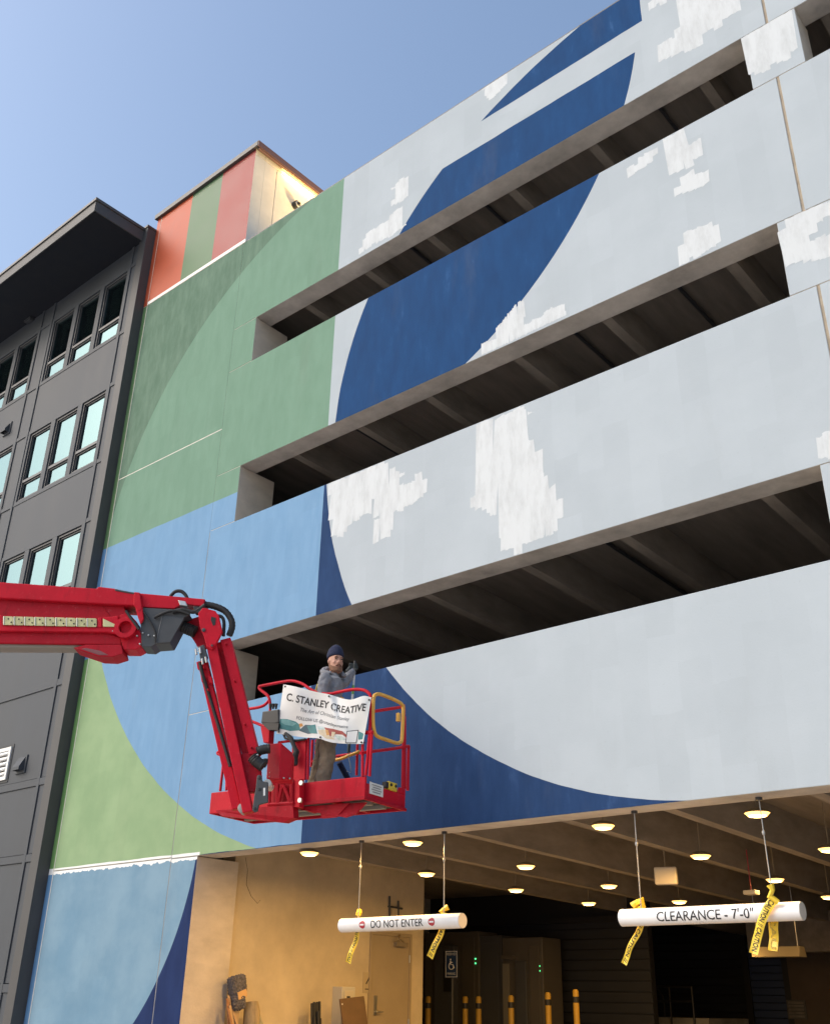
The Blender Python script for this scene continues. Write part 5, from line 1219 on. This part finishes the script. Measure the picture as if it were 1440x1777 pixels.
# harness strap (yellow) and tool pouch at the chest
hs = B(); hs.tube([W(-.09, -.19, 1.30), W(-.125, -.16, 1.18), W(-.125, -.13, 1.05)], .012, 6); hs.build('harness_strap', pbr('hivis', (.62, .5, .12), .6), PER)
hs = B(); hs.obox(W(.175, -.06, 1.15), UU + NN * -.6, ZZ, NN + UU * .6, .03, .04, .03); hs.build('harness_buckle', pbr('amber_clip', (.6, .28, .05), .5), PER, bevel=.01)
# roller pole
PT, PBm = W(*Wi(616, 1150, .28)), W(*Wi(605, 1306, .28))
RO = thing('paint_roller', 'long paint roller pole with green band held by the painter, roller end down', 'paint roller', PBm)
d = (PBm - PT)
def seg(nm, t0, t1, r, m): B().tube([PT + d * t0, PT + d * t1], r, 12).build(nm, m, RO, smooth=True)
seg('grip', -.02, .10, .017, MT['black']); seg('pole', .10, .26, .0145, MT['paint_white']); seg('green_band', .26, .36, .016, pbr('pole_green', (.16, .42, .10), .5)); seg('pole', .36, .80, .0145, MT['paint_white'])
seg('handle', .78, 1.0, .02, pbr('handle_dark', (.03, .05, .05), .6))
e = PBm
rc = W(*Wi(601, 1338, .28))
B().tube([e, e - ZZ * .06, rc + ZZ * .06 + UU * .05, rc + UU * .06 - ZZ * .02, rc], .005, 6).build('wire_frame', MT['steel'], RO)
B().tube([rc - NN * .05 - UU * .09 + ZZ * .09, rc + NN * .05 + UU * .03 - ZZ * .10], .035, 14).build('roller_cover', pbr('roller_navy', (.015, .025, .07), .95, bump=.8, bscale=120), RO, smooth=True)
# gloves closing round the pole and a relaxed right hand
def glove(c, fore, out, sgn, pole_dir):
    """palm at c; fingers wrap round pole_dir through the pole in front of the palm"""
    b = B(); pd_ = pole_dir.normalized(); o_ = out.normalized(); s_ = pd_.cross(o_).normalized()
    b.obox(c, pd_, s_, o_, .045, .022, .035)
    fo = (fore or o_).normalized(); b.tube([c - fo * .095, c - fo * .02], .04, 12, radii=[.043, .036])
    lens = (.78, .95, 1.0, .88)
    for k in range(4):
        h_ = pd_ * (.036 - .024 * k); L_ = lens[k]; p0 = c + h_ + s_ * .012 + o_ * .02
        pts = [p0, p0 + o_ * .038 * L_ + s_ * .012, p0 + o_ * .058 * L_ - s_ * .018, p0 + o_ * .040 * L_ - s_ * .045 * L_, p0 + o_ * .012 - s_ * .048]
        b.tube(pts, .011, 8, radii=[.013, .012, .0115, .011, .009])
    t0 = c + pd_ * -.045 - s_ * .01
    b.tube([t0, t0 + o_ * .03 - pd_ * .02 - s_ * .012, t0 + o_ * .055 - pd_ * .01 - s_ * .03, t0 + o_ * .06 + pd_ * .01 - s_ * .04], .012, 8, radii=[.016, .014, .012, .010])
    o = b.build('glove', GLOV, PER, smooth=True); remesh(o, .0065, 1)
pg = PT + d * .05
HL = W(*HDL)
outv = (pg - HL); outv -= d.normalized() * outv.dot(d.normalized()); outv = (outv.normalized() * .7 + UU * .4 - NN * .2)
outv -= d.normalized() * outv.dot(d.normalized()); outv.normalize()
glove(pg - outv * .04, (pg - W(*ELL)), outv, 1, -d)
glove(W(*HDR) + UU * .02, None, UU + NN * .3, 1, ZZ + NN * .1)
# ------------------------------------------------------------------ yellow tool on the toe board
q = PEn(*zb(1228, 968), -.02)
yt = thing('yellow_level', 'small yellow tool with dark knobs lying on the platform end', 'tool', q)
zt_ = PC.z + TH * .72
B().obox(V(q.x, q.y, zt_ + .05), EY, EX, ZZ, .09, .035, .05).build('case', pbr('tool_yellow', (.68, .50, .05), .5), yt, bevel=.012)
for s in (-.05, .05): B().tube([V(q.x, q.y, zt_ + .06) + EY * s + EX * .03, V(q.x, q.y, zt_ + .06) + EY * s + EX * .045], .018, 10).build('knob', MT['black'], yt)
B().obox(V(q.x, q.y, zt_ + .05) - EY * .12, EY, EX, ZZ, .03, .03, .035).build('grip', MT['black'], yt, bevel=.01)
